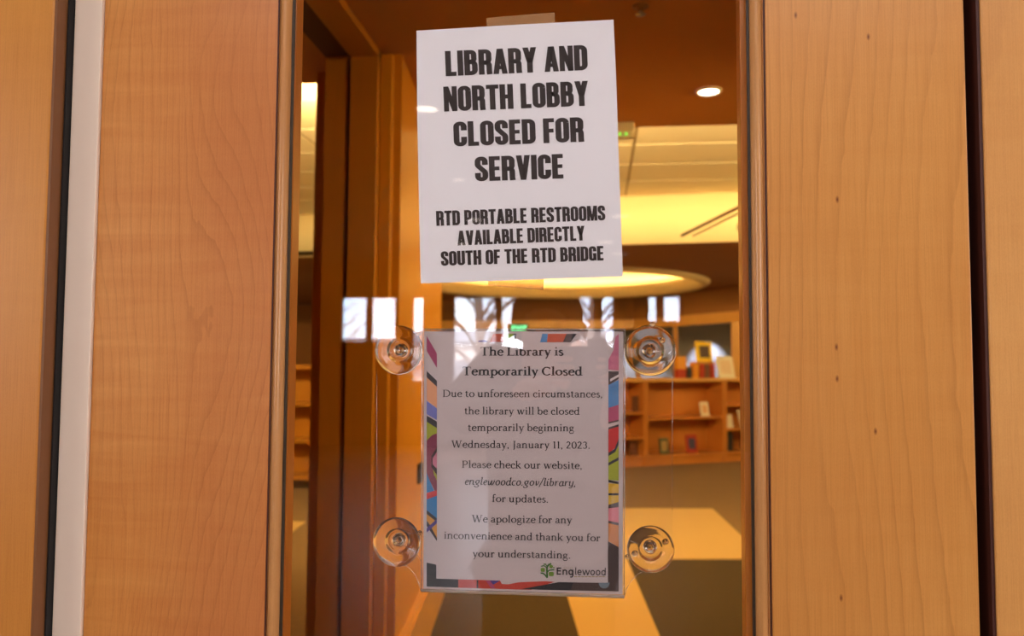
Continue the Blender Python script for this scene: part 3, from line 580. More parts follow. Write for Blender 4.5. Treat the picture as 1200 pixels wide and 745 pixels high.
for i, (cx, cy, r_) in enumerate(CUPS):
    cc = at(cx, cy, .85 + .0183); rr = r_ * .8683 / 930
    e = MB()
    k = rr / .027
    outer_ = [(.0268*k, .0002), (.0272*k, .0008), (.0266*k, .0014), (.0235*k, .0024), (.0195*k, .0038), (.0155*k, .0054), (.0140*k, .0062), (.0130*k, .0076), (.0112*k, .0082), (.0075*k, .0084), (.0060*k, .0092), (.0052*k, .0104), (.0050*k, .0115), (.0001, .0115)]
    inner_ = [(.0001, .0046), (.0060*k, .0044), (.0105*k, .0038), (.0140*k, .0026), (.0188*k, .0012), (.0235*k, .0003), (.0262*k, .0)]
    e.lathe(cc, (0, 1, 0), inner_ + outer_, 64)
    cup = e.build('suction_cup', M_cup, holder, base=cc)
    e = MB(); e.lathe(cc, (0, 1, 0), [(.0050*k, .0114), (.0034, .0120), (.0034, .0150), (.0062, .0152), (.0072, .0166), (.0066, .0186), (.0040, .0198), (.0016, .0196), (.0001, .0190)], 36)
    e.build('stem_knob', M_cup, cup)
    e = MB(); ang = [40, 85, 22, 200][i]; tp = cc + Vector((math.cos(R(ang)) * (rr + .0012), .0012, math.sin(R(ang)) * (rr + .0012)))
    e.lathe(tp - Vector((0, .0012, 0)), (0, 1, 0), [(.0001, 0), (.0022, .0002), (.0028, .0012), (.0022, .0022), (.0001, .0024)], 16); e.build('pull_tab', M_cup, cup)
    for a_ in ([], [40], [], [200, 25])[i]:
        e = MB(); q = cc + Vector((math.cos(R(a_)) * .0175, .0048, math.sin(R(a_)) * .0175)); e.lathe(q, (0, 1, 0), [(.0001, -.0002), (.0030, 0), (.0034, .0006), (.0030, .0012), (.0001, .0013)], 20); e.build('moulded_button', M_cup, cup)
tag(holder, 'clear acrylic sign holder with four suction cups on the lower glass', 'sign holder')

NP = .85 + .0282
dn = NP - .0003
nt2 = empty('framed_notice', at(613, 692, NP))
mb = MB(); mb.prism([at(x_, y_, NP) for x_, y_ in [(497, 388), (730.5, 388), (729.5, 696.5), (496, 689.5)]], (0, .0002, 0)); mb.build('sheet', M_paper2, nt2)
palette = dict(white=srgb(226, 214, 214), maroon=srgb(178, 70, 112), dmaroon=srgb(138, 50, 78), dark=srgb(58, 54, 60), black=srgb(22, 18, 22), peach=srgb(236, 168, 122), lav=srgb(122, 126, 196), olive=srgb(170, 176, 40),
    pink=srgb(212, 118, 146), blue=srgb(40, 130, 190), red=srgb(190, 44, 50), orange=srgb(224, 152, 40), purple=srgb(74, 58, 140), orred=srgb(204, 84, 48), green=srgb(140, 176, 40), sky=srgb(60, 136, 192),
    brick=srgb(200, 58, 34), steel=srgb(122, 136, 146), brown=srgb(74, 52, 46), gold=srgb(222, 176, 34), rose=srgb(232, 136, 146), tan=srgb(220, 140, 70), dred=srgb(210, 40, 38))
mats = {k: plain('print_' + {'lav': 'lavender', 'dmaroon': 'dark_maroon', 'orred': 'orange_red', 'dred': 'deep_red'}.get(k, k), v, .55) for k, v in palette.items()}
keys = list(mats)
ar = MB(); lay = [0]
def flush():
    global ar
    ar.build('border_print', [mats[k] for k in keys], nt2, fix=False); ar = MB()
def art(col, *pts):
    ar.mi = keys.index(col); lay[0] += 1
    ar.poly([at(x_, y_, dn - .000004 * lay[0]) for x_, y_ in pts])
art('maroon', (500, 393.5), (512, 414), (512, 431), (500, 411))
art('dark', (500, 434.5), (512, 446), (512, 453), (500, 442)); art('peach', (500, 442), (512, 453), (512, 478), (500, 469))
art('lav', (500, 469.5), (512, 478.5), (512, 492), (500, 485)); art('dark', (500, 486.8), (512, 493.8), (512, 501.5), (500, 494))
art('olive', (500, 494), (512, 501.5), (512, 509), (505, 513), (500, 520)); art('dmaroon', (500, 516), (506, 510), (512, 507.5), (512, 580), (500, 556))
art('black', (512, 524), (505.5, 534), (505.5, 547), (512, 556)); art('pink', (512, 529), (507, 537), (507, 544), (512, 549)); art('olive', (507.5, 550), (512, 556.5), (512, 563), (508.5, 556))
art('blue', (500, 554), (509, 576), (500, 579)); art('dred', (500, 577.5), (512, 574), (512, 581), (500, 585.5)); art('blue', (500, 585), (512, 580.5), (512, 612), (500, 598))
art('orange', (500, 600), (512, 611), (512, 633), (500, 616)); art('black', (500, 597.5), (512, 607.5), (512, 611.5), (500, 602)); art('black', (500, 610), (502, 612), (512, 630), (512, 634), (500, 616)); art('purple', (500, 619), (512, 607.5), (512, 613), (500, 624))
flush()
art('black', (500, 659), (511.3, 661.5), (511.3, 677.8), (537, 678.6), (537, 688.4), (500, 687))
art('brick', (537, 678.6), (586, 680), (588, 684), (596, 684.5), (608, 682), (640, 680.8), (650, 681.5), (622, 691), (537, 688.4)); art('black', (558.5, 679.5), (560.5, 679.5), (560.5, 689), (558.5, 689)); art('maroon', (569, 680), (574, 680), (581, 689.6), (576, 689.4)); art('purple', (574, 680), (586, 680.2), (578, 685))
art('black', (650, 681.8), (713, 682.8), (713, 634), (725, 640.5), (725, 693), (612, 690.5)) if False else None
art('black', (655, 681.8), (672, 682.2), (668, 691.6), (610, 690.2)); art('brown', (672, 682.2), (712.5, 682.8), (725, 682.8), (725, 692.8), (668, 691.6)); art('brown', (712.5, 634), (725, 641), (725, 683), (712.5, 683))
art('steel', *[(708 + 6.5 * math.cos(R(a)), 682.5 + 6.8 * math.sin(R(a))) for a in range(0, 181, 15)])
flush()
art('pink', (721, 395), (725, 391), (725, 434), (713, 433), (713, 421), (719, 410)); art('dark', (713, 435), (725, 435), (725, 444), (713, 452)); art('white', (715, 444), (725, 438.5), (725, 441.5), (715, 447)); art('sky', (713, 451), (725, 445), (725, 474), (713, 478))
art('maroon', (713, 478), (725, 474), (725, 492), (713, 495.5)); art('dark', (713, 494.5), (725, 491.5), (725, 493.5), (713, 496.5)); art('dred', (713, 502), (725, 498.5), (725, 517), (722, 524), (713, 531)); art('dark', (713, 500.6), (725, 497), (725, 499.5), (713, 503.4))
art('olive', (713, 534), (721, 529), (725, 522), (725, 563), (713, 562)); art('dark', (713, 530.5), (720, 526), (725, 514), (725, 521), (721, 529.5), (713, 534.3)); art('dark', (713, 542), (725, 535.5), (725, 539), (713, 545.5))
art('gold', (713, 566), (725, 567), (725, 588), (713, 592)); art('black', (713, 562), (725, 564.5), (725, 567.3), (713, 565)); art('black', (713, 577.8), (725, 577.6), (725, 580.3), (713, 580.3)); art('brown', (713, 591.5), (725, 588), (725, 596), (713, 596)); art('rose', (713, 595.5), (725, 594), (725, 612.5), (713, 610)); art('brown', (713, 610), (725, 612.5), (725, 615.5), (713, 612.8))
art('tan', (713, 612.8), (725, 615.5), (725, 641), (713, 634))
flush()
art('orred', (578, 391), (592, 391), (592, 400.6), (574, 400.6)); art('purple', (561, 399), (568, 398), (572, 400.6), (560, 400.6)); art('dark', (591, 391), (605, 391), (603, 400.8), (591, 400.8)); art('green', (594.5, 391), (601.5, 391), (600.5, 400.8), (593, 400.8))
flush()
art('sky', (635.5, 391), (642, 391), (641, 400.8), (633, 400.8)); art('orred', (642, 391), (664, 391), (659.5, 400.8), (641, 400.8)); art('dark', (664, 391), (676, 391), (668.5, 400.8), (659.5, 400.8))
flush()
mb = MB(); dn2 = dn - .00001
def bl(t, a, b_, s, g): letter_line(mb, t, g, a, b_, s, dn2, track=.012)
bold = lambda ch: serif(ch, .95); reg = lambda ch: serif(ch, .28)
bl('The Library is', (562.5, 416.6), (660.5, 416.6), 15.2, bold)
bl('Temporarily Closed', (541.5, 439.6), (682.5, 439.9), 15.2, bold)
mb.build('heading_letters', M_ink2, nt2, fix=False)
mb = MB()
S_ = 12.8
bl('Due to unforeseen circumstances,', (518.5, 465), (706.5, 465.6), S_, reg)
bl('the library will be closed', (544, 485.3), (679.5, 485.8), S_, reg)
bl('temporarily beginning', (548, 504.8), (673, 505.3), S_, reg)
bl('Wednesday, January 11, 2023.', (528.5, 524.4), (692, 525.6), S_, reg)
bl('Please check our website,', (541, 548), (682.5, 549.4), S_, reg)
letter_line(mb, 'englewoodco.gov/library,', lambda ch: serif(ch, 0, True), (544, 567.8), (675, 569.6), 13.2, dn2, .0, .2)
bl('for updates.', (576.5, 588), (643, 588.8), S_, reg)
bl('We apologize for any', (552.5, 611.7), (670.5, 613.2), S_, reg)
bl('inconvenience and thank you for', (520, 631), (703.5, 634.2), S_, reg)
bl('your understanding.', (553.5, 652.4), (669, 654.3), S_, reg)
mb.build('small_letters', M_ink2, nt2, fix=False)
mb = MB(); letter_line(mb, 'Eng', lambda ch: sans(ch, .8), (651.8, 673.2), (672.6, 673.5), 12.2, dn2, .03)
letter_line(mb, 'lewood', lambda ch: sans(ch, .2), (673.4, 673.5), (710.6, 674), 12.2, dn2, .03)
mb.build('logo_letters', plain('charcoal_ink', srgb(48, 38, 40), .55), nt2, fix=False)
mb = MB(); letter_line(mb, 'CITY OF', lambda ch: sans(ch, -.2), (660.5, 665.9), (671.5, 666), 1.9, dn2, .06)
for k in range(9): mb.poly([at(673 + k * 4.1 + dx, y_, dn2) for dx, y_ in ((0, 675.2), (3.2, 675.25), (3.2, 676), (0, 675.95))])
mb.build('logo_small_print', plain('ochre_ink', srgb(160, 140, 60), .55), nt2, fix=False)
# tree emblem
def band(pts, w_): 
    for q in pen(pts, w_, w_): mb.poly([at(x_, y_, dn2) for x_, y_ in q])
mb = MB()
band([(641.3, 676.8), (641, 671), (641, 664.5), (643, 661.5), (646, 660.2)], 2.0); band([(633.5, 671.2), (636.5, 671.6), (639, 673.8), (641.2, 676.8)], 1.6)
band([(634, 663.4), (637.5, 662.6), (640.2, 664.5)], 1.3); band([(641.2, 670.4), (643.5, 668), (649.6, 667.3)], 1.4); band([(636.8, 661), (639, 660.6), (641, 663)], 1.1)
mb.build('logo_trunk', plain('dark_green_ink', srgb(52, 110, 30), .55), nt2, fix=False)
mb = MB()
def rr(x0, y0, x1, y1, r_):
    pts = parc(x1 - r_, y0 + r_, r_, -90, 0, 4) + parc(x1 - r_, y1 - r_, r_, 0, 90, 4) + parc(x0 + r_, y1 - r_, r_, 90, 180, 4) + parc(x0 + r_, y0 + r_, r_, 180, 270, 4)
    mb.poly([at(x_, y_, dn2) for x_, y_ in pts])
rr(633.6, 665.2, 638.6, 670, 1.5); rr(643.8, 661.8, 647.9, 665.6, 1.3); rr(643, 669.8, 649, 675, 1.6); rr(638.2, 660, 640, 661.8, .8); rr(648.3, 664, 649.8, 665.8, .7)
mb.build('logo_leaves', plain('leaf_green_ink', srgb(116, 152, 40), .55), nt2, fix=False)
tag(nt2, 'white notice with bright cartoonish border art inside the clear holder', 'sign')
nt2['label'] = 'white notice with multicoloured abstract border inside the clear holder'
# ------------------------------------------------------------------ library behind the glass
HC = 1.20; ZC = EYE.z + HC                     # entrance ceiling height above the eye / floor
def W(px, d): return at(px, 425, d).x
yS = 4.03 - .85                                # soffit edge
fl = empty('floor', (0, 6, 0), 'structure')
mb = MB(); mb.box((-7.5, .045, -.06), (7, 18, 0)); mb.build('carpet_field', M_carpet, fl)
def patch(name, m_, pts, z=.0):
    mb = MB(); mb.prism([(x_, y_, z) for x_, y_ in pts], (0, 0, .003)); mb.build(name, m_, fl)
g = lambda px, py: tuple(atz(px, py, 0))[:2]
A0, A1 = g(735, 655), g(676, 700)
def ext(p, q, s): return (p[0] + (q[0] - p[0]) * s, p[1] + (q[1] - p[1]) * s)
# cream inlay: cross band and the strip that runs towards the door
cb = [g(560, 594), g(835, 596), g(1000, 745 - 15), g(1300, 800)]
patch('cream_inlay', M_carpetc, [g(430, 594), g(835, 596), g(898, 655), g(430, 655)])
L1 = (g(735, 655.5), ext(g(735, 655), g(773, 745), 2.2)); L2 = (g(652, 655.5), ext(g(675, 700), g(686, 745), 3.0))
patch('cream_inlay', M_carpetc, [L2[0], L1[0], L1[1], L2[1]])
patch('dark_inlay', M_carpetd, [L1[0], g(905, 656.5), (3.2, g(905, 656.5)[1] - .3), (3.2, .3), L1[1]])
patch('dark_inlay', M_carpetd, [g(500, 656.5), L2[0], L2[1], (-.55, .3), (-.84, 1.0), (-.86, 3.5)])
# the left room: cream carpet with a dark band
patch('cream_inlay', M_carpetc, [(-4.6, 3.4), (-2.2, 3.4), (-2.4, 5.6), (-5.2, 5.6)])
patch('dark_inlay', M_carpetd, [(-3.0, .6), (-1.15, .6), (-1.15, 2.6), (-3.0, 2.6)])

mb = MB(); mb.box((-7.7, -11.7, 3.3), (7.2, 15.5, 3.4)); mb.build('ceiling_sun_block', M_brown, base=(0, 2, 3.3), kind='structure')  # unseen slab added over both rooms to block leaking sun
ce = empty('ceiling', (0, 3, ZC), 'structure')
mb = MB(); mb.box((-1.0, .045, ZC), (7, yS, ZC + .16)); mb.box((-7.5, .045, ZC), (-1.0, 3.26 - .85, ZC + .16)); mb.build('entrance_soffit', M_soffit, ce)
yF = 7.9 - .85; ZR = EYE.z + 1.66
# tiled raised ceiling
mb = MB(); mb.box((-7.5, yS - 1.2, ZR + .03), (7, yF + 2.6, ZR + .06)); mb.build('ceiling_back', M_cream, ce)
tile = None; n_t = 0
px_, py_ = 1.22, .61
for i in range(-5, 6):
    for j in range(9):
        x0 = i * px_ + .28; y0 = yS - .45 + j * py_
        if x0 > 5 or x0 < -6: continue
        if tile is None:
            mb = MB(); mb.box((x0 + .012, y0 + .012, ZR), (x0 + px_ - .012, y0 + py_ - .012, ZR + .015)); tile = mb.build('ceiling_tile', M_ceil, ce, base=(x0, y0, ZR)); b0 = tile.location.copy(); X0_, Y0_ = x0, y0
        else:
            c_ = tile.copy(); COL.objects.link(c_); c_.parent = ce; c_.location = b0 + Vector((x0 - X0_, y0 - Y0_, 0))
mb = MB()
for i in range(-5, 7): mb.box((i * px_ + .28 - .01, yS - .45, ZR + .006), (i * px_ + .28 + .01, yF + .15, ZR + .03))
for j in range(8): mb.box((-6.5, yS - .45 + j * py_ - .01, ZR + .007), (6.5, yS - .45 + j * py_ + .01, ZR + .031))
mb.build('ceiling_grid', M_grid, ce)
# curved fascia between raised ceiling and reading-room ceiling
def fas(x): return yF + .018 * (x - 1.2) ** 2 * 1.0 - .10 * (x - .4)
xs_ = [-7 + i * .5 for i in range(28)]
mb = MB()
for a, b_ in zip(xs_[:-1], xs_[1:]):
    ya, yb = fas(a), fas(b_)
    mb.add([(a, ya, ZC - .02), (b_, yb, ZC - .02), (b_, yb, ZR + .02), (a, ya, ZR + .02), (a, ya + .05, ZC - .02), (b_, yb + .05, ZC - .02), (b_, yb + .05, ZR + .02), (a, ya + .05, ZR + .02)],
           [(0, 1, 2, 3), (4, 7, 6, 5), (0, 4, 5, 1), (3, 2, 6, 7)], True)
mb.build('curved_fascia', M_cream, ce)
# reading-room ceiling with a round opening
dc = Vector((W(657, 12.0), 12.0 - .85, 0)); RX = 2.12; RY = 2.15
mb = MB(); n = 64; ring = []; outer = []
xa, xb, ya, yb = -7.5, 7, yF + .45, 18
for i in range(n):
    a = 2 * math.pi * i / n; cx_, sy_ = math.cos(a), math.sin(a)
    ring.append((dc.x + RX * cx_, dc.y + RY * sy_, ZC))
    t = min(((xb - dc.x) / cx_ if cx_ > 1e-6 else (xa - dc.x) / cx_ if cx_ < -1e-6 else 1e9), ((yb - dc.y) / sy_ if sy_ > 1e-6 else (ya - dc.y) / sy_ if sy_ < -1e-6 else 1e9))
    outer.append((dc.x + cx_ * t, dc.y + sy_ * t, ZC))
mb.add(ring + outer, [(i, (i + 1) % n, n + (i + 1) % n, n + i) for i in range(n)])
for (cx0, cy0) in ((xa, ya), (xb, ya), (xa, yb), (xb, yb)):
    k = min(range(n), key=lambda i: (outer[i][0] - cx0) ** 2 + (outer[i][1] - cy0) ** 2)
    for k2 in ((k + 1) % n, (k - 1) % n): mb.add([outer[k], outer[k2], (cx0, cy0, ZC)], [(0, 1, 2)])
mb.add([(x_, fas(x_) + .05, ZC) for x_ in xs_] + [(x_, ya + .001, ZC) for x_ in xs_], [(i, i + 1, len(xs_) + i + 1, len(xs_) + i) for i in range(len(xs_) - 1)])
mb.build('reading_room_ceiling', M_brown, ce)
mb = MB(); mb.add([(p[0], p[1], ZC - .001) for p in ring] + [(dc.x + (p[0] - dc.x) * 1.06, dc.y + (p[1] - dc.y) * 1.06, ZC + .22) for p in ring], [(i, (i + 1) % n, n + (i + 1) % n, n + i) for i in range(n)], True)
prof = [(1.06, .22), (1.0, .42), (.8, .52), (.4, .58), (.001, .6)]
for (k1, h1), (k2, h2) in zip(prof[:-1], prof[1:]):
    mb.add([(dc.x + (p[0] - dc.x) * k, dc.y + (p[1] - dc.y) * k, ZC + h) for k, h in ((k1, h1), (k2, h2)) for p in ring], [(i, (i + 1) % n, n + (i + 1) % n, n + i) for i in range(n)], True)
mb.build('domed_recess', M_cream, ce)
ringv = [Vector(p) for p in ring]
mb = MB()
for i in range(n):
    pass
pl = [(1.04, -.02), (1.015, -.06), (.985, -.06), (.972, -.02), (.968, .04), (.964, .14), (.978, .14), (.99, .04), (1.0, .0), (1.04, .0)]
mb.add([(dc.x + (p[0] - dc.x) * k, dc.y + (p[1] - dc.y) * k, ZC + h) for k, h in pl for p in ring], [(j * n + i, j * n + (i + 1) % n, ((j + 1) % len(pl)) * n + (i + 1) % n, ((j + 1) % len(pl)) * n + i) for j in range(len(pl)) for i in range(n)], True)
mb.build('cove_rim', M_cream, ce)
mb = MB(); cp = [Vector((dc.x + (p.x - dc.x) * 1.01, dc.y + (p.y - dc.y) * 1.01, ZC + .09)) for p in ringv]; mb.tube(cp + [cp[0]], .022, 8)
tag(mb.build('cove_lamp', M_cove, base=(dc.x, dc.y, ZC + .1)), 'glowing ring of tube light around the round ceiling recess', 'lamp')

# wood pylon and header on the left
def wx(d): return -.80 - .093 * (d - 3.42)
wd = empty('wall_side', (-.85, 3, 0), 'structure')
dA, dB = 2.98, 4.55
mb = MB(); mb.prism([(wx(dA), dA - .85, 0), (wx(dB), dB - .85, 0), (wx(dB) - .10, dB - .85, 0), (wx(dA) - .10, dA - .85, 0)], (0, 0, ZC)); mb.build('wood_panel', M_wall, wd)
f2 = 2.91
mb = MB(); mb.box((W(404.5, f2), f2 - .85, 0), (W(437.5, f2), f2 - .70, ZC - .005)); mb.build('post', M_post, wd, bevel=.003)
mb = MB(); mb.box((W(437.5, f2) + .001, f2 - .85 + .035, 0), (W(455, f2 + .04), f2 - .72, ZC - .008)); mb.build('post', M_wall, wd, bevel=.003)
mb = MB(); mb.box((W(372, f2), f2 - .85 + .02, 0), (W(399, f2), f2 - .70, ZC - .005)); mb.build('post', M_post, wd, bevel=.003)
mb = MB(); mb.box((W(362, 3.1), 3.1 - .85 + .02, 0), (W(373, 3.1), 3.1 - .70, ZC - .005)); mb.build('post', M_post, wd, bevel=.003)
mb = MB(); mb.box((W(398.5, f2), f2 - .85 + .05, 0), (W(405, f2), f2 - .72, ZC - .006)); mb.build('reveal', M_dark, wd)
hx0, hx1 = W(404.5, f2), W(437.5, f2)
mb = MB(); mb.box((hx0, .05, ZC - .03), (hx1, f2 - .80, ZC - .001)); mb.build('header_beam', M_post, wd)
mb = MB(); mb.box((W(372, f2), .05, ZC - .018), (hx0 - .012, f2 - .80, ZC - .001)); mb.build('header_beam', M_dark, wd)
mb = MB(); mb.prism([(wx(3.0) + .001, 3.0 - .85, 0), (wx(dB) + .001, dB - .85, 0), (wx(dB) + .035, dB - .84, 0), (wx(3.0) + .035, 3.0 - .85, 0)], (0, 0, .245))
mb.prism([(wx(3.0) + .001, 3.0 - .85, .245), (wx(dB) + .001, dB - .85, .245), (wx(dB) + .020, dB - .84, .245), (wx(3.0) + .020, 3.0 - .85, .245)], (0, 0, .015))
sk = mb.build('baseboard_left', M_skirt, base=(wx(3.5), 2.6, 0), kind='structure')
yv = 3.60 - .85; xw = wx(3.60)
mb = MB(); mb.box((xw - .004, yv - .03, .775), (xw + .014, yv + .05, .865)); so = mb.build('wall_switch', M_blackpl, base=(xw, yv, .82), bevel=.003)
tag(so, 'small black switch plate on the orange wood wall', 'switch')
mb = MB(); mb.box((xw + .012, yv - .008, .80), (xw + .018, yv + .022, .84)); mb.build('rocker', plain('grey_plastic', srgb(70, 66, 64), .4), so)

# ceiling fittings
def ceiling_disc(name, px, py, r_, m_, z=ZC):
    p = atz(px, py, z); e = MB(); e.lathe((p.x, p.y, z - .004), (0, 0, 1), [(r_ * 1.25, .003), (r_ * 1.22, -.004), (r_ * 1.0, -.006), (r_ * .98, .0)], 32)
    o = e.build(name, M_whitepl, base=(p.x, p.y, z))
    e = MB(); e.lathe((p.x, p.y, z - .004), (0, 0, 1), [(r_ * .97, .0), (r_ * .5, -.002), (.001, -.003)], 28); e.build('lens', m_, o); return o
dl = ceiling_disc('downlight', 830.5, 106, .046, M_lamp_image)  # glowing disc standing in for the reflection of a lobby downlight
tag(dl, 'lit round disc near the right jamb standing in for a mirrored lobby downlight', 'ceiling light')
p = atz(750.5, 7, ZC); e = MB(); e.lathe((p.x, p.y, ZC), (0, 0, -1), [(.001, 0), (.028, 0), (.028, .004), (.012, .006), (.010, .018), (.001, .018)], 24)
sp = e.build('sprinkler', M_side, base=(p.x, p.y, ZC)); tag(sp, 'dark round sprinkler head at the top of the brown ceiling', 'sprinkler')
e = MB(); e.lathe((p.x, p.y, ZC - .018), (0, 0, -1), [(.004, 0), (.004, .008), (.018, .010), (.018, .012), (.001, .012)], 16); e.build('deflector', M_metal, sp)
q0, q1 = at(700, 127, 3.95), at(742.5, 127, 3.95)
e = MB(); e.box((q0.x, yS - .09, ZC - .001 - .0), (q1.x, yS - .02, ZC + .0)) if False else None
pr_ = []; zt = ZC - .0005; zb = at(720, 147, 3.95).z
for a_, b2 in ((0, 0), (.075, 0), (.075, -.035), (.06, -.075), (.015, -.078), (0, -.05)): pr_.append((q0.x, yS - .10 + a_, zt + b2))
e = MB(); e.prism(pr_, (q1.x - q0.x, 0, 0)); sn = e.build('door_sensor', M_whitepl, base=(q0.x, yS - .06, ZC), bevel=.004)
tag(sn, 'white motion sensor with green lights at the edge of the brown ceiling', 'sensor')
for px in (726.5, 734): 
    e = MB(); pc = at(px, 144.5, 3.90); e.lathe((pc.x, yS - .1, ZC - .062), (0, -1, 0), [(.006, -.004), (.006, .002), (.001, .004)], 12); e.build('indicator', M_green, sn)
# slim track on the raised ceiling
tr = empty('track_rail', (1.2, 6.0, ZR - .3))
def wat(px, py, d): return at(px, py, d)
for k_, (m_, off) in enumerate(((M_dark, 0), (M_metal, 6))):
    e = MB(); a_, b2 = at(799 + off * 2.2, 276, 6.9), at(960 + off * 2.4, 196, 4.6); e.tube([a_, b2], .013 if k_ == 0 else .009, 8); e.build('rail_tube', m_, tr)
for s_ in (.93,):
    p_ = at(799, 276, 6.9).lerp(at(960, 196, 4.6), s_); e = MB(); e.tube([p_, (p_.x, p_.y, ZR)], .005, 6); e.build('hanger', M_metal, tr)
tag(tr, 'slim dark double rail running slantwise under the bright ceiling', 'rail')
p = at(872, 266, 6.6); e = MB(); e.lathe(p, (0, 0, 1), [(.001, -.03), (.05, -.03), (.06, 0), (.05, .03), (.001, .03)], 16)
for k in range(1): pass
lt = e.build('ceiling_spotlight', M_metal, tr); lt.name = 'spot_head'

# small downlights inside the round recess and on the reading room ceiling
src = None
for (px, py) in ((718, 331), (751, 331), (784, 331)):
    pass

# far wall, header beam, posts
wb = empty('wall_back', (0, 15, 0), 'structure')
mb = MB(); mb.box((-7.5, 15.2, 0), (7, 15.35, 3.3)); mb.build('plaster', M_grey, wb)
mb = MB(); mb.box((-7.4, 14.9, 0), (-4.4, 15.19, 2.5)); mb.build('brown_panel', M_brown, wb)
mb = MB(); mb.prism([(-5.5, 14.6, 1.96), (W(745, 14), 13.9, 1.96), (W(880, 11.6), 11.4, 1.96), (W(880, 11.6), 11.6, 1.96), (W(745, 14), 14.1, 1.96), (-5.5, 14.8, 1.96)], (0, 0, .17)); mb.build('header_beam', M_skirt, wb, bevel=.01)
mb = MB(); mb.prism([(-5.5, 14.66, 2.13), (W(745, 14), 13.96, 2.13), (W(880, 11.6), 11.46, 2.13), (W(880, 11.6), 11.56, 2.13), (W(745, 14), 14.06, 2.13), (-5.5, 14.76, 2.13)], (0, 0, ZC - 2.13)); mb.build('bulkhead', M_brown, wb)
for px, d, wd_ in ((865, 12.3, 14), (792, 13.6, 5), (748, 13.9, 5)):
    mb = MB(); mb.box((W(px - wd_ / 2, d), d - .85, 0), (W(px + wd_ / 2, d), d - .75, 1.96)); mb.build('post', M_skirt if px > 800 else M_post, wb)
mb = MB(); mb.box((W(503, 6), 5.2, 0), (W(512, 6), 5.3, ZC)); mb.build('post', M_wall, wb)
mb = MB(); mb.box((-7.6, .05, 0), (-7.45, 15.3, 3.3)); mb.build('wall_far_left', M_cream, kind='structure', base=(-7.5, 7, 0))
mb = MB(); mb.box((6.95, .05, 0), (7.1, 15.3, 3.3)); mb.build('wall_far_right', M_cream, kind='structure', base=(7, 7, 0))
for px in (750, 833):                     # cool wall-washers over the grey wall
    l = bpy.data.lights.new('wall_washer', 'SPOT'); l.energy = 170; l.color = (.72, .84, 1); l.spot_size = R(75); l.spot_blend = .7; l.shadow_soft_size = .03
    o = bpy.data.objects.new('wall_washer', l); COL.objects.link(o); o.location = (W(px, 15.6), 14.85, 2.05); o.rotation_euler = (R(14), 0, 0)
e = MB(); pc = at(608.5, 385.5, 15.0); e.box((pc.x - .17, pc.y - .04, pc.z - .10), (pc.x + .17, pc.y, pc.z + .10)); ex = e.build('exit_sign', M_blackpl, base=(pc.x, pc.y, pc.z))
tag(ex, 'small green lit exit sign far back above the clear holder', 'sign')
mb = MB(); o_ = .0
for ch in 'EXIT':
    w_, qs = sans(ch, .6)
    for q in qs: mb.poly([(pc.x - .14 + (o_ + gx) * .145, pc.y - .043, pc.z - .06 + gy * .17) for gx, gy in q])
    o_ += w_ + .05
mb.build('exit_letters', M_exit, ex, fix=False)

# ------------------------------------------------------------------ low bookcases
BO = Vector((W(737, 10.3), 10.3 - .85, 0)); th = math.atan2(.94, 1.67); BX = Vector((math.cos(th), math.sin(th), 0)); BY = Vector((-math.sin(th), math.cos(th), 0))
HB = 1.13; DPT = .38
books = []
def bookcase(s0, s1, levels, label, open_back=True):
    o = BO + BX * s0; e = empty('bookcase', o); wdt = s1 - s0; t = .032
    def part(nm, a, b_, m_=M_shelf):
        mb = MB(); mb.obox(o, BX, BY, a, b_); mb.build(nm, m_, e, bevel=.003)
    part('side_panel', (0, 0, .0), (t, DPT, HB - .04)); part('side_panel', (wdt - t, 0, .0), (wdt, DPT, HB - .04))
    part('top', (-.001, -.03, HB - .04), (wdt + .001, DPT + .02, HB), M_skirt)
    part('back_panel', (t, DPT - .02, .1), (wdt - t, DPT - .005, HB - .04))
    part('plinth', (t, .03, 0), (wdt - t, .05, .10)); part('shelf', (t, .0, .10), (wdt - t, DPT - .02, .135))
    for z in levels: part('shelf', (t, .005, z - .03), (wdt - t, DPT - .02, z))
    return tag(e, label, 'bookcase', 'low wooden bookcases across the room')
bookcase(.263, 1.505, [.62], 'low wooden bookcase with one middle shelf, seen between holder and right jamb')
bookcase(1.513, 2.75, [.45, .78], 'low wooden bookcase with two shelves cut off by the right jamb')
bookcase(-.99, .255, [.38, .70], 'low wooden bookcase half hidden behind the right edge of the clear holder')
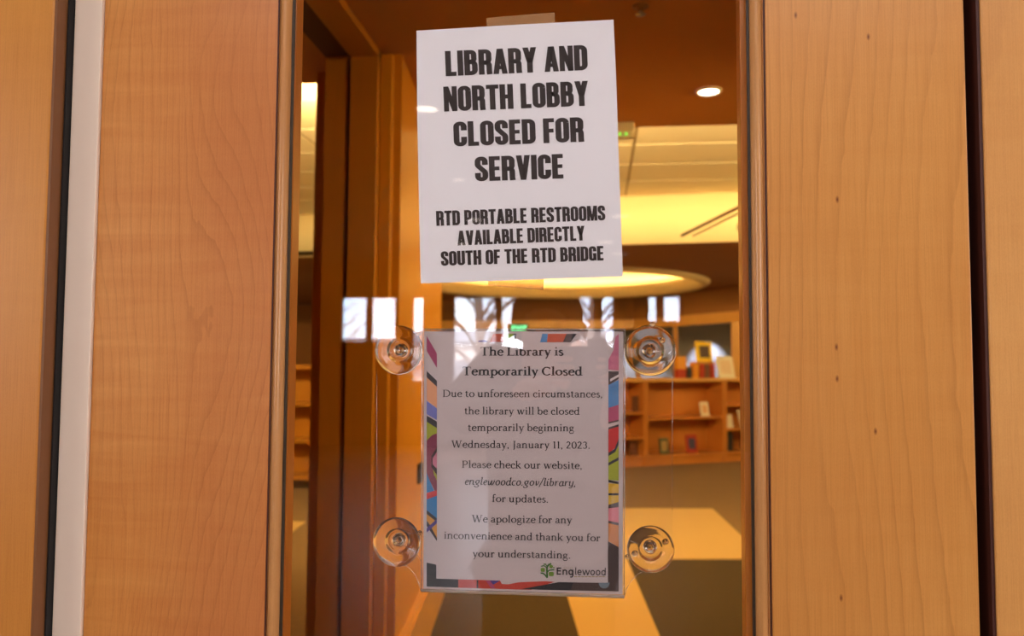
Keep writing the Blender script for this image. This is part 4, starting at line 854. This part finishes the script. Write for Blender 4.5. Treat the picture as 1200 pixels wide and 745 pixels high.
def book(s, dpt, z, w_, h_, th_, cover, lean, label, yaw=0.0, spine=None, pic=None):
    base = BO + BX * s + BY * dpt + Vector((0, 0, z)); e = empty('book', base)
    ux = (BX * math.cos(yaw) + BY * math.sin(yaw)); uy = (-BX * math.sin(yaw) + BY * math.cos(yaw))
    up = Vector((0, 0, 1)) * math.cos(lean) + uy * math.sin(lean); nn = uy * math.cos(lean) - Vector((0, 0, 1)) * math.sin(lean)
    def bx(nm, a, b_, m_):
        mb = MB(); vs = []
        for (x, y, zz) in [(a[0],a[1],a[2]),(b_[0],a[1],a[2]),(b_[0],b_[1],a[2]),(a[0],b_[1],a[2]),(a[0],a[1],b_[2]),(b_[0],a[1],b_[2]),(b_[0],b_[1],b_[2]),(a[0],b_[1],b_[2])]: vs.append(base + ux * x + nn * y + up * zz)
        mb.add(vs, [(0,3,2,1),(4,5,6,7),(0,1,5,4),(1,2,6,5),(2,3,7,6),(3,0,4,7)]); return mb.build(nm, m_, e)
    bx('cover', (-w_/2, 0, 0), (w_/2, .003, h_), cover); bx('cover', (-w_/2, th_ - .003, 0), (w_/2, th_, h_), cover); bx('spine', (-w_/2, .003, 0), (-w_/2 + .003, th_ - .003, h_), cover)
    bx('pages', (-w_/2 + .003, .003, .004), (w_/2 - .004, th_ - .003, h_ - .004), M_paper)
    if pic: bx('cover_picture', (-w_*.32, -.001, h_*.2), (w_*.32, -.0002, h_*.8), pic)
    return tag(e, label, 'book', 'books standing on the low bookcases')
C_ = lambda n_, c_: plain(n_, c_, .5, noise=.15, scale=18)
yel = C_('yellow_cover', srgb(250, 210, 10)); gold = C_('ochre_cover', srgb(226, 150, 30)); red = C_('red_cover', srgb(170, 50, 30)); wht = C_('white_cover', srgb(236, 228, 210)); drk = C_('dark_cover', srgb(48, 46, 52)); mul = C_('patterned_cover', srgb(112, 74, 60)); grn = C_('green_cover', srgb(70, 86, 66))
def S(px, off=0.0):   # distance along the bookcase front under pixel column px
    t = (px - 700) / 930; return (t * (10.3 + off * math.cos(th)) - (BO.x - off * math.sin(th))) / (BX.x - t * BX.y)
book(S(823, .24), .24, HB + .222, .26, .28, .03, yel, .12, 'yellow bordered book standing highest on top of the low bookcase', pic=C_('dark_portrait', srgb(66, 44, 40)))
book(S(848, .06), .06, HB, .27, .31, .02, wht, .25, 'pale book leaning at right on top of the low bookcase', pic=C_('pale_picture', srgb(232, 206, 180)))
book(S(797, .1), .1, HB + .121, .14, .17, .08, gold, .05, 'ochre box-like book at left on top of the low bookcase')
book(S(813, .08), .08, HB, .08, .20, .09, gold, .0, 'ochre book below the yellow bordered book')
book(S(797, .1), .1, HB, .13, .12, .08, red, .0, 'red book at left on top of the low bookcase, lower row')
for k, (px, c_, lb) in enumerate(((806, drk, 'dark'), (820, red, 'dark red'), (826, mul, 'brown'), (832, red, 'rust red'))):
    book(S(px, .08), .08, HB, .055, .19 if k else .15, .09, c_, 0, lb + ' upright book under the yellow bordered book')
# stand for the raised book
mb = MB(); mb.obox(BO + BX * (S(823, .24) - .15), BX, BY, (0, .20, HB + .19), (.30, .36, HB + .22)); mb.obox(BO + BX * (S(823, .24) - .14), BX, BY, (0, .24, HB), (.28, .34, HB + .19))
tag(mb.build('book_stand', M_shelf, base=BO + BX * S(823, .24) + BY * .28 + Vector((0, 0, HB))), 'wooden riser under the yellow bordered book', 'stand')
book(S(823, .1), .1, .62, .13, .19, .02, wht, .2, 'small white book leaning alone on the middle shelf', pic=C_('peach_picture', srgb(226, 176, 130)))
book(S(777, .12), .12, .135, .14, .21, .02, grn, .15, 'green book on the bottom shelf of the middle bookcase', pic=C_('tan_picture', srgb(170, 140, 90)))
book(S(808, .12), .12, .135, .17, .24, .02, red, .12, 'dark red book on the bottom shelf of the middle bookcase', pic=C_('blue_picture', srgb(60, 60, 100)))
book(S(850, .12), .12, .45, .11, .18, .03, wht, .15, 'cream book at left on the middle level of the right bookcase')
book(S(867, .12), .12, .45, .14, .26, .03, wht, .25, 'tall white book leaning beside the right jamb', yaw=.3)
book(S(850, .12), .12, .135, .10, .27, .03, drk, .0, 'dark book at left on the bottom level of the right bookcase')
book(S(866, .12), .12, .135, .10, .27, .03, drk, .05, 'dark book beside the right jamb on the bottom level')
book(S(742, .12), .12, .135, .12, .22, .03, mul, .05, 'brown book at the foot of the left bookcase')
book(S(745, .12), .12, .70, .1, .2, .03, mul, .05, 'brown book on the upper shelf of the left bookcase')
# bookcase in the left room
lo = Vector((-4.4, 7.2, 0)); e = empty('bookcase', lo)
for nm, a, b_ in (('side_panel', (0, 0, 0), (.03, .35, 1.25)), ('side_panel', (1.6, 0, 0), (1.63, .35, 1.25)), ('top', (-.01, -.01, 1.25), (1.64, .36, 1.29)), ('back_panel', (.03, .33, .05), (1.6, .345, 1.25)),
                  ('shelf', (.03, 0, .1), (1.6, .33, .13)), ('shelf', (.03, 0, .48), (1.6, .33, .51)), ('shelf', (.03, 0, .86), (1.6, .33, .89))):
    mb = MB(); mb.obox(lo, Vector((1, 0, 0)), Vector((0, 1, 0)), a, b_); mb.build(nm, M_post, e)
tag(e, 'wooden bookcase in the narrow gap left of the wood posts', 'bookcase')
# ------------------------------------------------------------------ lobby behind the photographer (seen mirrored in the glass)
M_lfloor = maple('lobby_wood_floor', srgb(180, 136, 112), srgb(166, 120, 98), srgb(156, 110, 88), seed=80, rings=2, warp=.5, line=.1, figure=.2, rough=.32)
M_lwall = plain('lobby_wall', srgb(92, 62, 46), .8, noise=.03, scale=3)
M_lceil = plain('lobby_ceiling', srgb(80, 66, 56), .9, noise=.02, scale=3)
M_frame = plain('window_frame_metal', srgb(110, 100, 98), .4, metal=.3)
YB = -11.5
def V(px): return (px - 700) / 930 * (.85 + 11.5)
mb = MB(); mb.box((-6, YB - 6, -.06), (5.5, -.035, -.002)); mb.build('floor_lobby', M_lfloor, base=(0, -5, 0), kind='structure')
ZL = 2.93
mb = MB(); mb.box((-6, YB, ZL), (5.5, -.035, ZL + .1)); mb.build('ceiling_lobby', M_lceil, base=(0, -5, ZL), kind='structure')
mb = MB(); mb.box((-6.1, YB, 0), (-6, 0, 3.3)); mb.build('wall_lobby_left', M_lwall, base=(-6, -5, 0), kind='structure')
mb = MB(); mb.box((5.5, YB, 0), (5.6, 0, 3.3)); mb.build('wall_lobby_right', M_lwall, base=(5.5, -5, 0), kind='structure')
mb = MB(); mb.box((X(-900, -.03), -.03, 2.605), (X(2000), .044, 3.3)); mb.build('trim_1', M_lwall, base=(0, 0, 2.7), kind='structure')
# back wall = solid strips around five openings
ops = [(V(390), V(424), 1.62), (V(427), V(460), 1.62), (V(478), V(494), 1.0), (V(528), V(582), 1.0), (V(585), V(698), .9), (V(703), V(720), .9), (V(757), V(770), 1.95), (V(775), V(797), 1.95)]
wbk = empty('wall_lobby_back', (0, YB, 0), 'structure'); ZH = 2.38
mb = MB(); mb.box((-6, YB - .15, ZH), (5.5, YB, ZL)); x0 = -6
for (a, b_, zs) in ops:
    mb.box((x0, YB - .15, 0), (a, YB, ZH)); mb.box((a, YB - .15, 0), (b_, YB, zs)); x0 = b_
mb.box((x0, YB - .15, 0), (5.5, YB, ZH)); mb.build('plaster', M_lwall, wbk)
for i, (a, b_, zs) in enumerate(ops):
    wn = empty('window_%d' % (i + 1), (a, YB, zs), 'structure'); t = .03; mb = MB()
    mb.box((a, YB - .08, zs), (a + t, YB - .02, ZH)); mb.box((b_ - t, YB - .08, zs), (b_, YB - .02, ZH)); mb.box((a + t, YB - .08, zs), (b_ - t, YB - .02, zs + t)); mb.box((a + t, YB - .08, ZH - t), (b_ - t, YB - .02, ZH))
    mb.build('window_frame', M_frame, wn)
    mb = MB(); mb.box((a + t, YB - .055, zs + t), (b_ - t, YB - .049, ZH - t)); mb.build('pane', M_pane, wn)
# street outside
M_pave = plain('concrete_paving', srgb(190, 180, 170), .9, noise=.08, scale=4); M_brick = plain('pale_brick', srgb(200, 150, 130), .9, noise=.12, scale=6); M_roof = plain('grey_roof', srgb(120, 118, 124), .8, noise=.1)
M_stucco = plain('pale_stucco', srgb(210, 200, 196), .9, noise=.05, scale=4)
mb = MB(); mb.box((-60, -90, -.12), (60, YB - 6.0, -.02)); mb.build('ground', M_pave, base=(0, -40, 0), kind='structure')
def building(x0, x1, y, h_, m_, label):
    e = empty('building', ((x0 + x1) / 2, y, 0)); mb = MB(); mb.box((x0, y - 8, 0), (x1, y, h_)); mb.build('wall', m_, e)
    mb = MB(); mb.prism([(x0 - .3, y + .3, h_), (x1 + .3, y + .3, h_), (x1 + .3, y - 4, h_ + (h_ * .3)), (x0 - .3, y - 4, h_ + h_ * .3)], (0, 0, .15)); mb.build('roof', M_roof, e)
    n_ = max(2, int((x1 - x0) / 3)); 
    for i in range(n_):
        xx = x0 + (i + .5) * (x1 - x0) / n_; mb = MB(); mb.box((xx - .5, y, h_ * .35), (xx + .5, y + .03, h_ * .7)); mb.build('window', M_roof, e)
    return tag(e, label, 'building', 'buildings mirrored in the glass')
building(-17, -9.2, -38, 1.9, M_brick, 'low brick building mirrored at the left of the glass')
building(-7.6, -4.3, -30, 2.0, M_stucco, 'pale building with a grey roof mirrored above the clear holder')
building(-3.6, .2, -44, 2.6, M_brick, 'far brick building mirrored right of the pale building')
building(1.5, 9, -34, 2.4, M_brick, 'brick building mirrored behind the top right suction cup')
M_bark = plain('grey_bark', srgb(120, 104, 96), .9, noise=.2)
def tree(x, y, h_, label):
    e = MB(); rnd = random.Random(int(x * 10)); e.tube([(x, y, 0), (x + .05, y, h_ * .5), (x, y, h_)], .11, 8)
    for k in range(16):
        z0 = h_ * rnd.uniform(.25, .95); a = rnd.uniform(0, 6.28); l = rnd.uniform(.6, 1.5)
        p1 = Vector((x + math.cos(a) * l, y + math.sin(a) * l, z0 + l * .9)); e.tube([(x, y, z0), (x + math.cos(a) * l * .45, y + math.sin(a) * l * .45, z0 + l * .55), p1], .04, 5)
        for q_ in range(3):
            b_ = a + rnd.uniform(-1, 1); m_ = rnd.uniform(.3, .8); e.tube([p1 * .5 + Vector((x, y, z0)) * .5 + Vector((0, 0, l * .08)), p1 + Vector((math.cos(b_) * m_, math.sin(b_) * m_, m_ * .8))], .018, 4)
    t_ = e.build('tree', M_bark, base=(x, y, 0)); tag(t_, label, 'tree', 'bare trees mirrored in the glass')
tree(-3.15, -20, 3.2, 'bare tree mirrored left of the dark figure above the clear holder'); tree(-.1, -19, 3.0, 'bare tree mirrored right of the dark figure above the clear holder'); tree(-9.3, -24, 3.0, 'bare tree mirrored at the far left over the wood posts')
# lobby downlights (their mirror images dot the glass)
def lob(px, py): 
    d = (ZL - EYE.z) * 930 / (425 - py); return ((px - 700) / 930 * d, -(d - .85), ZL)
spots = [(493, 116, .072, 'bright round downlight mirrored over the top left edge of the upper notice'), (534, 205, .06, 'round downlight mirrored on the upper notice left of its word SERVICE'),
    (420, 314, .08, 'small round downlight mirrored alone on the wood posts at left'), (554, 254, .09, 'downlight mirrored on the first letters of the word PORTABLE'), (537, 283, .09, 'downlight mirrored on the first letters of the word AVAILABLE'),
    (727, 252, .1, 'downlight mirrored beside the right edge of the upper notice, level with RESTROOMS'), (709, 283, .11, 'downlight mirrored on the upper notice right of the word DIRECTLY'), (727, 297, .12, 'downlight mirrored on the right edge of the upper notice, level with BRIDGE'),
    (711, 315, .14, 'bright downlight mirrored on the bottom right corner of the upper notice'), (718, 331, .13, 'leftmost of three downlights mirrored on the glowing ceiling recess'), (751, 331, .13, 'middle of three downlights mirrored on the glowing ceiling recess'),
    (784, 331, .13, 'rightmost of three downlights mirrored on the glowing ceiling recess'), (497, 305, .10, 'faint downlight mirrored on the bottom left corner of the upper notice')]
M_lamp2 = emit('lobby_lamp_lens', (1.0, .84, .66), 11); M_lamp3 = emit('lobby_lamp_lens_dim', (1.0, .86, .72), 3.0)
for i, (px, py, r_, lb_) in enumerate(spots):
    c_ = lob(px, py); e = MB(); e.lathe((c_[0], c_[1], ZL - .002), (0, 0, -1), [(r_ * 1.2, .0), (r_ * 1.15, .008), (r_, .010), (r_ * .98, .004)], 24)
    o = e.build('downlight', M_whitepl, base=c_)
    e = MB(); e.lathe((c_[0], c_[1], ZL - .004), (0, 0, -1), [(r_ * .97, .0), (r_ * .5, .002), (.001, .003)], 20); e.build('lens', M_lamp2 if i in (0, 2, 8) else M_lamp3, o)
    tag(o, lb_, 'ceiling light', 'lobby downlights mirrored in the glass')

# ------------------------------------------------------------------ the photographer
M_coat = plain('dark_coat', srgb(38, 34, 36), .9, noise=.15, scale=30); M_skin = plain('skin', srgb(200, 150, 125), .6, noise=.04); M_jean = plain('dark_jeans', srgb(40, 44, 58), .9, noise=.15, scale=60)
M_hair = plain('dark_hair', srgb(40, 28, 22), .7, noise=.3, scale=120); M_shoe = plain('black_shoe', srgb(20, 20, 20), .5)
PX, PY = -.128, -1.24
per = empty('person', (PX, PY, 0))
def skin(name, verts, edges, m_, parent, root=0, sub=2):
    me = bpy.data.meshes.new(name); o0 = Vector(parent['_w'])
    me.from_pydata([tuple(Vector(v[0]) - o0) for v in verts], edges, []); o = bpy.data.objects.new(name, me); COL.objects.link(o); o.parent = parent; o['_w'] = parent['_w']
    me.materials.append(m_); md = o.modifiers.new('skin', 'SKIN'); md.use_smooth_shade = True
    for i, v in enumerate(verts):
        r_ = v[1]; me.skin_vertices[0].data[i].radius = r_ if isinstance(r_, tuple) else (r_, r_)
    me.skin_vertices[0].data[root].use_root = True
    s_ = o.modifiers.new('sub', 'SUBSURF'); s_.levels = sub; s_.render_levels = sub; return o
cxp = 0.0; hz = 1.31
v = [((PX, PY, .80), (.15, .11)), ((PX, PY - .01, .98), (.13, .10)), ((PX, PY, 1.10), (.155, .11)), ((PX, PY + .03, 1.20), (.13, .09)), ((PX, PY + .07, 1.28), (.055, .055)), ((PX, PY + .10, 1.34), (.06, .07)), ((PX, PY + .12, 1.42), (.078, .092)), ((PX, PY + .12, 1.485), (.068, .082)),
     ((PX - .15, PY + .06, 1.30), .06), ((PX - .225, PY + .12, 1.19), .05), ((PX - .12, PY + .24, 1.25), .038), ((-.102, -.925, hz - .03), .026),
     ((PX + .12, PY + .02, 1.20), .055), ((PX + .13, PY + .11, 1.04), .045), ((PX + .15, PY + .22, 1.14), .034), ((.048, -.925, hz - .03), .026),
     ((PX - .09, PY, .76), .085), ((PX - .10, PY + .05, .42), .06), ((PX - .10, PY - .01, .09), .042), ((PX - .11, PY + .10, .035), .035),
     ((PX + .09, PY, .76), .085), ((PX + .10, PY + .05, .42), .06), ((PX + .10, PY - .01, .09), .042), ((PX + .11, PY + .10, .035), .035)]
ed = [(0, 1), (1, 2), (2, 3), (3, 4), (4, 5), (5, 6), (6, 7), (3, 8), (8, 9), (9, 10), (10, 11), (3, 12), (12, 13), (13, 14), (14, 15), (0, 16), (16, 17), (17, 18), (18, 19), (0, 20), (20, 21), (21, 22), (22, 23)]
nb = len(v)
for sgn, wi in ((-1, 11), (1, 15)):        # palm and fingers around the camera body
    bx_, by_, bz_ = -.027 + sgn * .078, -.905, hz
    v.append(((bx_, by_, bz_), (.020, .026))); ed.append((wi, len(v) - 1)); palm = len(v) - 1
    for k, dz in enumerate((.028, .010, -.008, -.024)):
        L_ = (.030, .034, .031, .024)[k]
        a = len(v); v += [((bx_ - sgn * .004, by_ + .028, bz_ + dz), .0085), ((bx_ - sgn * .022, by_ + .028 + .004, bz_ + dz), .008), ((bx_ - sgn * (.022 + L_), by_ + .030, bz_ + dz), .0065)]
        ed += [(palm, a), (a, a + 1), (a + 1, a + 2)]
    a = len(v); v += [((bx_ - sgn * .02, by_ - .012, bz_ - .03), .010), ((bx_ - sgn * .04, by_ - .014, bz_ - .034), .008)]; ed += [(palm, a), (a, a + 1)]
skin('body', v, ed, M_skin, per)
cv = [((PX, PY, .74), (.19, .15)), ((PX, PY - .01, .98), (.175, .14)), ((PX, PY, 1.10), (.19, .14)), ((PX, PY + .03, 1.21), (.165, .12)), ((PX, PY + .07, 1.30), (.10, .085)),
      ((PX - .145, PY + .06, 1.305), .085), ((PX - .225, PY + .12, 1.19), .08), ((PX - .12, PY + .24, 1.26), .06), ((-.115, -.965, hz - .04), .040),
      ((PX + .12, PY + .02, 1.20), .075), ((PX + .13, PY + .11, 1.04), .065), ((PX + .15, PY + .22, 1.14), .048), ((.055, -.965, hz - .05), .036)]
skin('coat', cv, [(0, 1), (1, 2), (2, 3), (3, 4), (3, 5), (5, 6), (6, 7), (7, 8), (3, 9), (9, 10), (10, 11), (11, 12)], M_coat, per)
tv = [((PX, PY, .80), (.165, .125))] + [((PX - s * .09, PY, .74), .10) if k == 0 else ((PX - s * .10, PY + .05, .42), .075) if k == 1 else ((PX - s * .10, PY - .01, .10), .06) for s in (1, -1) for k in range(3)]
skin('trousers', tv, [(0, 1), (1, 2), (2, 3), (0, 4), (4, 5), (5, 6)], M_jean, per)
for s in (1, -1):
    e = MB(); e.box((PX - s * .10 - .045, PY - .07, 0), (PX - s * .10 + .045, PY + .19, .07)); e.build('shoe', M_shoe, per, bevel=.03)
e = MB(); hc_ = Vector((PX, PY + .11, 1.445))
e.lathe(hc_ + Vector((0, -.012, -.02)), (0, -.25, 1), [(.086, -.03), (.092, .01), (.090, .05), (.072, .085), (.04, .103), (.001, .108)], 28); e.build('hair', M_hair, per)
e = MB()
for s in (1, -1): e.lathe((PX + s * .032, PY + .205, 1.415), (0, 1, 0), [(.001, .006), (.010, .003), (.013, -.004)], 14)
e.build('eyes', M_blackpl, per)
e = MB(); e.prism([(PX - .012, PY + .20, 1.375), (PX + .012, PY + .20, 1.375), (PX + .005, PY + .20, 1.42), (PX - .005, PY + .20, 1.42)], (0, .03, -.003)); e.build('nose', M_skin, per, bevel=.006)
e = MB(); e.box((PX - .024, PY + .19, 1.347), (PX + .024, PY + .203, 1.357)); e.build('mouth', plain('lips', srgb(160, 90, 80), .6), per, bevel=.004)
for s in (1, -1):
    e = MB(); e.lathe((PX + s * .086, PY + .10, 1.41), (s, .3, 0), [(.001, .0), (.016, .004), (.022, .010), (.014, .014), (.001, .012)], 14); e.build('ear', M_skin, per)
tag(per, 'person in a dark coat mirrored in the glass, holding up a camera', 'person')
cm = empty('camera', (0, -.90, 1.33))
e = MB(); e.box((-.090, -.925, 1.292), (.036, -.895, 1.368)); e.build('camera_body', M_blackpl, cm, bevel=.008)
e = MB(); e.lathe((0, -.896, 1.33), (0, 1, 0), [(.001, 0), (.032, 0), (.033, .012), (.030, .030), (.024, .031), (.012, .024), (.001, .022)], 32); e.build('lens', M_blackpl, cm)
e = MB(); e.box((-.022, -.922, 1.366), (.022, -.898, 1.384)); e.build('viewfinder', M_blackpl, cm, bevel=.004)
tag(cm, 'black camera held in front of the mirrored person', 'camera')
for o in list(bpy.data.objects):
    if '_w' in o: del o['_w']
